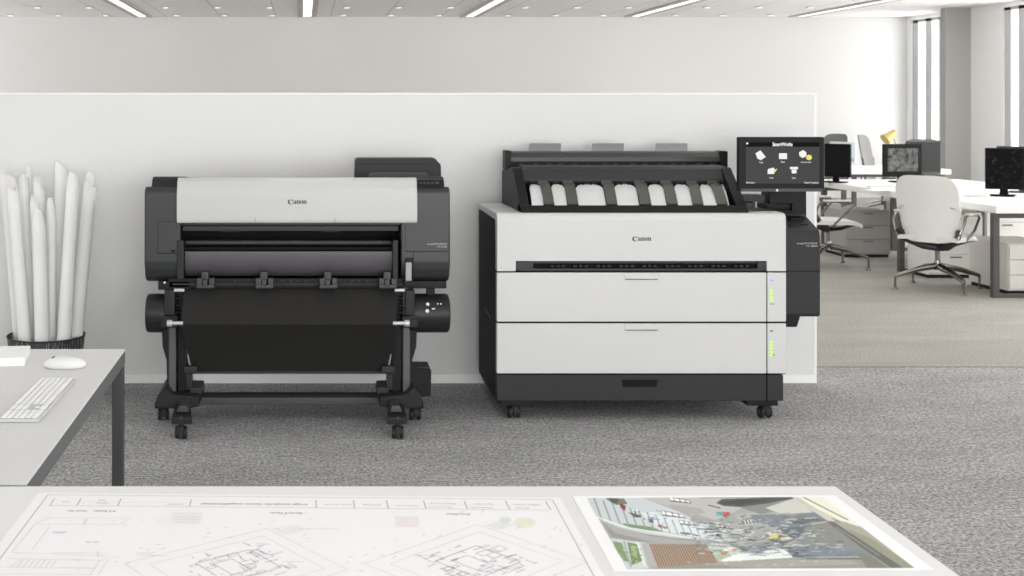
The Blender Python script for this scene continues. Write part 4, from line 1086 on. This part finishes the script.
    poly((98,105,110), (790,520), (815,518), (833,522), (815,526), (792,524)); poly((132,138,138), (800,530), (826,523), (850,545), (845,550), (800,548)); poly((96,106,112), (778,528), (806,526), (798,540), (782,544), (770,541))
    poly((214,202,168), (768,535), (778,529), (783,532), (776,538)); poly((236,220,104), (768,537.5), (777,536), (779,538.5), (770,539.5)); poly((240,226,118), (779,538), (789,536.5), (792,539), (783,541))
    poly((122,134,142), (740,545), (780,545), (860,548), (880,556), (800,557), (742,552)); poly((232,234,232), (742,556), (775,549), (788,549), (794,557), (745,559.5)); poly((90,100,110), (786,550), (800,553), (806,558), (793,557))
    for k in range(120):
        x = rnd.uniform(735, 865); y = rnd.uniform(515, 556)
        if x > 800 + (y - 515)*1.6: continue
        line(rnd.choice([(176,182,182), (84,92,98), (140,148,152), (206,208,204), (110,118,126)]), x, y, x + rnd.uniform(3, 14), y + rnd.uniform(-2.5, 1.8), rnd.uniform(.4, 1.3))
    poly((134,136,128), (806,522), (826,521), (884,556), (852,549), (806,538)); line((196,196,190), 800, 526, 833, 520.5, 1.0); line((186,188,182), 784, 547, 812, 530, 1.0)
    for k in range(260):
        x = rnd.uniform(690, 850); y = rnd.uniform(514, 556)
        if x > 800 + (y - 515)*1.5: continue
        g = rnd.choice([60, 80, 100, 150, 170, 190, 215]); line((g, g + 3, g + 5), x, y, x + rnd.uniform(2, 9), y + rnd.uniform(-2.0, 1.2), rnd.uniform(.35, .9))
    # right edge: cream light and olive wall
    poly((236,235,216), (792,497), (823,496.5), (862,527.5), (832,518), (818,513)); poly((206,205,190), (792,497), (798,497), (836,521), (828,521)); line((140,138,126), 803, 497, 848, 520, 1.2); line((196,194,178), 798, 500, 846, 524, 1.0)
    poly((166,166,148), (828,520), (862,527), (916,568), (900,569), (868,545)); poly((146,147,128), (846,528), (870,538), (916,568), (902,569), (860,541)); poly((98,100,94), (826,521), (834,522), (905,569), (893,569), (862,548)); line((150,150,142), 836, 527, 880, 556, .8)
    line((90,90,86), 806, 558.5, 872, 558.8, 1.1); poly((124,124,110), (856,552), (872,556), (890,569), (868,569))
    def inside(x, y, p):
        c = False; n = len(p); j = n - 1
        for i in range(n):
            xi, yi = p[i]; xj, yj = p[j]
            if (yi > y) != (yj > y) and x < (xj - xi)*(y - yi)/(yj - yi) + xi: c = not c
            j = i
        return c
    rev = list(reversed(polys)); off = Q.location
    for j in range(NV + 1):
        for i in range(NU + 1):
            u, v = i/NU, j/NV
            p = (ic[0]*(1-u) + ic[1]*u)*(1-v) + (ic[3]*(1-u) + ic[2]*u)*v
            vs.append((p.x - off.x, p.y - off.y, zl - off.z))
            px = CX + p.x/p.y*F; py = CY + (CH - zl)/p.y*F
            col = (0.4, 0.4, 0.4, 1)
            for (c, pp_, ax, bx, ay, by) in rev:
                if px < ax or px > bx or py < ay or py > by: continue
                if inside(px, py, pp_): col = c; break
            cols.append(col)
    fs = [(j*(NU+1) + i, (j+1)*(NU+1) + i, (j+1)*(NU+1) + i + 1, j*(NU+1) + i + 1) for j in range(NV) for i in range(NU)]
    me.from_pydata(vs, [], fs); ca = me.color_attributes.new('print', 'FLOAT_COLOR', 'POINT')
    ca.data.foreach_set('color', [q for c in cols for q in c])
    mm = bpy.data.materials.new('printed_picture'); mm.use_nodes = True; nt = mm.node_tree; pr = nt.nodes['Principled BSDF']; pr.inputs['Roughness'].default_value = 0.5; pr.inputs['Specular IOR Level'].default_value = 0.25
    at = nt.nodes.new('ShaderNodeVertexColor'); at.layer_name = 'print'; nt.links.new(at.outputs['Color'], pr.inputs['Base Color'])
    me.materials.append(mm); o = bpy.data.objects.new('picture_area', me); C.objects.link(o); o.parent = Q
    if me.polygons[0].normal.z < 0: me.flip_normals()
front_table()

# ------------------------------------------------------------------ the office beyond
def office_chair(white=True, h=0.95, w=0.50):
    """conference chair facing +Y, origin on the floor"""
    T = thing('office_chair', 'x', 'chair', (0, 0, 0))
    shell = mat('chair_white_mesh', (226,225,222), 0.55) if white else mat('chair_grey_mesh', (128,127,124), 0.6)
    padm = mat('chair_pad', (214,213,210), 0.5) if white else mat('chair_pad_grey', (170,168,165), 0.5)
    def bf(u, v):
        # rounded outline: narrower at bottom, curved across
        z = 0.40 + (h - 0.40)*v
        wd = w*(0.86 + 0.14*math.sin(min(1, v*1.6)*PI/2)) * (1 - 0.10*max(0, v - .9)/.1)
        a = (u - .5)
        x = a*wd; y = -0.20 - 0.10*v**1.3 + 0.55*a*a*wd
        zz_ = z - 0.05*(abs(a)*2)**6*(1 if v > .5 else -1) 
        return (Vector((x, y, zz_)), Vector((-a*1.0, -1, 0.15)))
    m = MB(); m.grid(bf, 16, 16, -0.014); m.build('backrest', shell, T)
    def sf(u, v):
        a = u - .5; b = v - .5
        return (Vector((a*0.47*(1 - .12*max(0, v - .8)*5*.4), -0.21 + 0.44*v, 0.455 - 0.03*(2*b)**4*(v > .5) - 0.006*(2*a)**4)), Vector((0, 0, 1)))
    m = MB(); m.grid(sf, 12, 14, 0.035); m.build('seat', padm, T)
    m = MB(); m.tube([(-0.24, -0.20, 0.50), (-0.20, -0.14, 0.42), (-0.10, -0.04, 0.36), (0, 0, 0.345), (0.10, -0.04, 0.36), (0.20, -0.14, 0.42), (0.24, -0.20, 0.50)], 0.032, 10, 0.7)
    m.tube([(-0.21, 0.16, 0.42), (-0.10, 0.08, 0.37), (0, 0, 0.345), (0.10, 0.08, 0.37), (0.21, 0.16, 0.42)], 0.020, 10, 0.7); m.build('seat_support', mat('chair_black', (34,33,32), 0.4), T)
    m = MB(); m.cyl((0, 0, 0.16), (0, 0, 0.36), 0.018, None, 18); m.cyl((0, 0, 0.16), (0, 0, 0.24), 0.030, 0.022, 18); m.build('column', chrome, T)
    for s in (-1, 1):
        m = MB(); x = s*0.275
        m.tube([(s*0.235, -0.21, 0.44), (x, -0.19, 0.57), (x, -0.16, 0.625), (x, -0.08, 0.635), (x, 0.10, 0.625), (x, 0.13, 0.60), (x*.98, 0.04, 0.50), (s*0.22, -0.04, 0.40)], 0.011, 8)
        a = m.build('armrest', chrome, T)
        m = MB(); m.box(x - .022, x + .022, -0.14, 0.11, 0.632, 0.650, 0.006); m.build('arm_pad', mat('arm_pad', (190,188,184), 0.5) if white else mat('chair_black', 0), a)
    for k in range(4):
        a = PI/4 + k*PI/2 + 0.12; ex, ey = 0.36*math.cos(a), 0.36*math.sin(a)
        m = MB(); m.tube([(0.02*math.cos(a), 0.02*math.sin(a), 0.19), (ex*.5, ey*.5, 0.165), (ex*.97, ey*.97, 0.115), (ex, ey, 0.10)], [0.034, 0.028, 0.019, 0.015], 10, 0.7)
        L = m.build('base_arm', chrome, T)
        m = MB(); m.cyl((ex, ey, 0.10), (ex, ey, 0.012), 0.009, None, 12); m.cyl((ex, ey, 0.018), (ex, ey, 0.0), 0.014, 0.026, 16); m.build('glide', chrome, L)
    return T
def put(o, x, y, yaw, label, group='office chairs by the far desks'):
    o.location = (x, y, 0); o.rotation_euler = (0, 0, yaw); o['label'] = label; o['group'] = group; return o
ch = put(office_chair(True), 5.25, 9.93, -0.85, 'white mesh-backed office chair nearest, seen from behind at the bench corner')
c2 = put(copy_tree(ch), X(831, 11.3), 11.35, -PI/2 - 0.1, 'white office chair seen from the side just right of the touch screen')
c3 = put(copy_tree(ch), 7.42, 12.9, PI/2 + .3, 'white office chair on the far side of the bench, mostly hidden by the black monitor')
cg = put(office_chair(False, 1.12, 0.46), X(886, 16.4), 16.5, -2.3, 'grey high-backed office chair left of the gold lamp')
g2 = put(copy_tree(cg), X(823, 17.2), 17.2, PI/2 + .4, 'grey high-backed office chair whose top shows over the leftmost black monitor')
g3 = put(copy_tree(cg), X(916, 14.2), 14.3, 2.2, 'grey office chair right of the pair of monitors, by the column')

def bench(x0, x1, y0, y1, label, z=0.73, legs=()):
    T = thing('bench_desk', label, 'desk', ((x0+x1)/2, (y0+y1)/2, 0), 'long white bench desks')
    m = MB(); m.box(x0, x1, y0, y1, z - 0.06, z, 0.006); m.build('tabletop', mat('bench_white', (240,239,236), 0.4, var=0.01), T)
    ldm = mat('bench_leg', (78,76,74), 0.45)
    for (lx, ly) in legs:
        m = MB(); m.box(lx - .025, lx + .025, ly - .025, ly + .025, 0, z - .06, .003); m.build('leg', ldm, T)
    ys_ = sorted({l[1] for l in legs})
    for yy in ys_:
        xs_ = [l[0] for l in legs if l[1] == yy]
        m = MB(); m.box(min(xs_), max(xs_), yy - .02, yy + .02, 0, 0.03, .003); m.build('foot_bar', ldm, T)
        m = MB(); m.box(min(xs_), max(xs_), yy - .02, yy + .02, z - .10, z - .06); m.build('crossbar', ldm, T)
    return T
BX = 5.44; BY = YF(206, .73) ; BY1 = 12.9
bench(BX, 7.05, BY, BY1, 'long white bench desk nearest, carrying the black monitors', legs=[(x, y) for y in (BY + .07, 10.98, 12.6) for x in (BX + .03, 6.2, 7.0)])
bench(X(841, 14.9), 8.05, 14.9, 16.0, 'white bench desk further back beyond the near bench', legs=[(x, y) for y in (15.0, 15.9) for x in (X(841, 14.9) + .08, 7.3, 7.97)])

def pedestal(x0, x1, y0, y1, z1, label, col=(226,224,220), name='drawer_pedestal'):
    T = thing(name, label, 'cabinet', ((x0+x1)/2, (y0+y1)/2, 0), 'pedestals under the bench')
    pm = mat('pedestal_%d' % col[0], col, 0.4)
    m = MB(); m.box(x0, x1, y0 + .018, y1, 0.03, z1, 0.004); m.build('body', pm, T)
    n = 3; hh = (z1 - 0.05) / n
    for k in range(n):
        m = MB(); m.box(x0 + .006, x1 - .006, y0, y0 + .018, 0.045 + k*hh, 0.045 + (k+1)*hh - .006, 0.002); d = m.build('drawer', pm, T)
        m = MB(); xm = (x0+x1)/2; m.box(xm - .05, xm + .05, y0 - .008, y0, 0.045 + (k+.8)*hh, 0.045 + (k+.86)*hh, .002); m.build('handle', frame_grey, d)
    m = MB(); m.box(x0 + .01, x1 - .01, y0 + .03, y1 - .02, 0, 0.03); m.build('plinth', black_pl, T)
pedestal(5.50, 5.98, 10.55, 10.92, 0.56, 'white drawer pedestal under the bench behind the nearest chair')
pedestal(X(1009, 9.62), X(1009, 9.62) + .42, 9.62, 10.2, 0.41, 'pale drawer pedestal at the right edge under the near end of the bench', (216,213,208))
pedestal(6.52, 6.92, 11.45, 11.9, 0.60, 'white drawer pedestal under the bench below the rightmost monitor', (226,224,220))
pedestal(X(841, 12.1), X(886, 12.1), 12.0, 12.5, 0.47, 'grey cabinet under the far end of the bench, right of the side-on chair', (158,156,153))

def monitor(x, y, z, w, h, yaw, label, pic=None, lift=0.06, col=None, bez=.016):
    T = thing('computer_monitor', label, 'monitor', (x, y, z), 'desk monitors')
    M = Matrix.Translation((x, y, z)) @ Matrix.Rotation(yaw, 4, 'Z')
    bz = col or mat('monitor_black', (12,12,13), 0.6, spec=.12)
    m = MB(); m.box(-w/2, w/2, -0.015, 0.015, lift, lift + h, 0.005, M=M); m.box(-w/3, w/3, 0.015, 0.035, lift + .05, lift + h - .05, 0.006, M=M); m.build('housing', bz, T)
    m = MB(); m.box(-w/2 + bez, w/2 - bez, -0.0165, -0.012, lift + bez + .008, lift + h - bez, M=M); s = m.build('screen', pic or mat('blank_screen', (6,6,6), .5, spec=.15), T)
    m = MB(); m.prism([(-.035, 0), (.035, 0), (.022, lift + .08), (-.022, lift + .08)], 'y', 0.018, 0.04, 0.003, M=M); m.build('neck', bz, T)
    m = MB(); m.prism([(-.12, -.07), (.12, -.07), (.10, .09), (-.10, .09)], 'z', 0.0, 0.012, 0.003, M=M); m.build('stand_base', bz, T)
    return T, M
def screen_mat(name, c0, c1, scale, thr=(.5, .62), emit=.8):
    m = bpy.data.materials.new(name); m.use_nodes = True; nt = m.node_tree; p = nt.nodes['Principled BSDF']; L = nt.links.new
    tc = nt.nodes.new('ShaderNodeTexCoord'); n = nt.nodes.new('ShaderNodeTexNoise'); n.inputs['Scale'].default_value = scale; n.inputs['Detail'].default_value = 6; n.inputs['Roughness'].default_value = .7
    L(tc.outputs['Object'], n.inputs['Vector']); r = nt.nodes.new('ShaderNodeValToRGB'); r.color_ramp.elements[0].position = thr[0]; r.color_ramp.elements[1].position = thr[1]
    r.color_ramp.elements[0].color = rgb(c0); r.color_ramp.elements[1].color = rgb(c1); L(n.outputs['Fac'], r.inputs['Fac'])
    p.inputs['Base Color'].default_value = (0, 0, 0, 1); L(r.outputs['Color'], p.inputs['Emission Color']); p.inputs['Emission Strength'].default_value = emit; p.inputs['Roughness'].default_value = .6; p.inputs['Specular IOR Level'].default_value = .1
    return m
zb = .73
monitor(X(834.5, 12.35), 12.35, zb, 0.36, 0.34, -0.98, 'black blank monitor at the far left end of the bench')
monitor(X(902, 12.4), 12.4, zb, 0.42, 0.335, 0.10, 'black monitor showing a grey aerial picture, left of the grey chair', screen_mat('aerial_view', (48,52,48), (176,178,170), 16, (.38, .68), .7), bez=.045)
monitor(X(913, 13.0), 12.78, zb, 0.42, 0.36, 0.25, 'dark monitor half hidden behind the aerial picture monitor', col=mat('monitor_grey', (62,62,62), 0.6, spec=.2))
T3, M3 = monitor(X(1008, 10.4), 10.45, zb, 0.30, 0.36, -0.35, 'black monitor with fine line drawing at the right edge', screen_mat('line_drawing', (6,6,7), (84,84,82), 30, (.55, .75), .6))
monitor(X(1030, 10.8), 10.9, zb, 0.42, 0.36, -0.5, 'grey-backed monitor at the right edge behind the line drawing monitor', col=mat('monitor_grey', 0))
monitor(X(850, 15.2), 15.4, zb, 0.34, 0.27, -0.9, 'pale monitor with blue streak on the farther bench', screen_mat('pale_screen', (214,226,232), (120,160,184), 5, (.5, .62), 1.0), col=mat('monitor_pale', (206,210,212), .4))
# gold lamp
def lamp():
    y = 15.3; x = X(892, y)
    T = thing('desk_lamp', 'gold desk lamp with tilted shade on the farther bench', 'lamp', (x, y, zb))
    gold = mat('gold_metal', (184,158,98), 0.45, metal=0.3)
    m = MB(); m.cyl((x, y, zb), (x, y, zb + .02), 0.07, None, 24, bev=.004); m.build('base', gold, T)
    m = MB(); m.tube([(x, y, zb + .02), (x + .06, y, zb + .26), (x + .01, y, zb + .42)], 0.008, 8); m.build('arm', gold, T)
    m = MB(); m.cyl((x + .04, y, zb + .46), (x - .10, y - .02, zb + .36), 0.035, 0.075, 24); m.build('shade', gold, T)
lamp()
# small things on the bench
def bench_bits():
    for i, (px0, px1, py, lb) in enumerate(((868, 893, 187.5, 'flat white keyboard on the bench before the aerial picture monitor'), (966, 985, 197.5, 'flat white keyboard on the bench left of the line drawing monitor'))):
        y = YF(py, zb)
        T = thing('keyboard', lb, 'keyboard', (X((px0+px1)/2, y), y, zb), 'keyboards on the bench')
        m = MB(); m.box(X(px0, y), X(px1, y), y - .06, y + .06, zb, zb + .012, .003); m.build('case', white_plastic, T)
        m = MB()
        for a in range(12):
            for b in range(5):
                xa = X(px0, y) + .006 + a*(X(px1, y) - X(px0, y) - .012)/12; m.box(xa + .001, xa + (X(px1, y) - X(px0, y) - .012)/12 - .002, y - .054 + b*.0216, y - .036 + b*.0216, zb + .012, zb + .015)
        m.build('keys', mat('grey_keys', (176,175,172), .5), T)
    y = YF(198.5, zb); m = MB(); m.ball((X(1021, y), y, zb + .012), .055, .034, .022); T = tag(m.build('computer_mouse', white_plastic), 'small white mouse on the bench at the right edge', 'computer mouse')
    for px, py, lb in ((880, 190.0, 'loose sheet of paper on the bench, nearest the white chair back'), (940, 189.0, 'loose sheet of paper on the bench in the middle')):
        p = onplane(px, py, zb); m = MB(); M = Matrix.Translation((p.x, p.y, zb)) @ Matrix.Rotation(.4, 4, 'Z'); m.box(-.15, .15, -.105, .105, .0003, .0016, M=M)
        tag(m.build('paper_sheet', mat('sheet_grey', (222,221,218), .6)), lb, 'paper')
bench_bits()

# ------------------------------------------------------------------ light
w = bpy.data.worlds.new('sky'); bpy.context.scene.world = w; w.use_nodes = True
bg = w.node_tree.nodes['Background']; bg.inputs['Color'].default_value = (1, 1, 1, 1); bg.inputs['Strength'].default_value = 1.8
def area(name, loc, rot, sx, sy, power, col=(1, 1, 1)):
    l = bpy.data.lights.new(name, 'AREA'); l.shape = 'RECTANGLE'; l.size = sx; l.size_y = sy; l.energy = power; l.color = col
    o = bpy.data.objects.new(name, l); C.objects.link(o); o.location = loc; o.rotation_euler = rot; return o
key = area('added_right_key', (4.2, -2.2, 1.9), (0, 0, 0), 2.6, 1.8, 90, (1, 1, 1))  # added soft key from the right front, out of view, not a window
key2 = area('added_front_fill', (0.9, -3.0, 1.15), (0, 0, 0), 2.4, 1.9, 190, (1, 1, 1))  # added low fill behind the camera to brighten the partition, no window
key2.rotation_euler = (Vector((0.8, 6.5, 0.75)) - Vector((1.0, -3.0, 1.15))).to_track_quat('-Z', 'Y').to_euler()
day = area('daylight_outside_windows', (10.75, 14.6, 1.6), (0, PI/2 + 0.38, 0), 3.4, 11.5, 1350, (1, 1, 1))
key.rotation_euler = (Vector((0.6, 6.5, 0.9)) - Vector((4.2, -2.2, 1.9))).to_track_quat('-Z', 'Y').to_euler()
sun = bpy.data.lights.new('sun', 'SUN'); sun.energy = 1.4; sun.angle = math.radians(12); sun.color = (1, .99, .97)
so = bpy.data.objects.new('sun', sun); C.objects.link(so); so.location = (12, 8, 6)
so.rotation_euler = Vector((-0.88, -0.05, -0.46)).to_track_quat('-Z', 'Y').to_euler()

# ------------------------------------------------------------------ camera and output look
cam = bpy.data.cameras.new('camera'); co = bpy.data.objects.new('camera', cam); C.objects.link(co)
co.location = (0, 0, CH); co.rotation_euler = (PI/2, 0, 0)
cam.sensor_width = 36; cam.lens = 36 * F / 1024; cam.shift_x = (512 - CX) / 1024; cam.shift_y = -(288 - CY) / 1024
cam.clip_start = 0.05; cam.clip_end = 100
cam.dof.use_dof = True; cam.dof.focus_distance = 3.9; cam.dof.aperture_fstop = 9.0
sc = bpy.context.scene; sc.camera = co
sc.view_settings.view_transform = 'Standard'; sc.view_settings.look = 'None'; sc.view_settings.gamma = 1; sc.view_settings.use_curve_mapping = False
sc.view_settings.exposure = 0.0
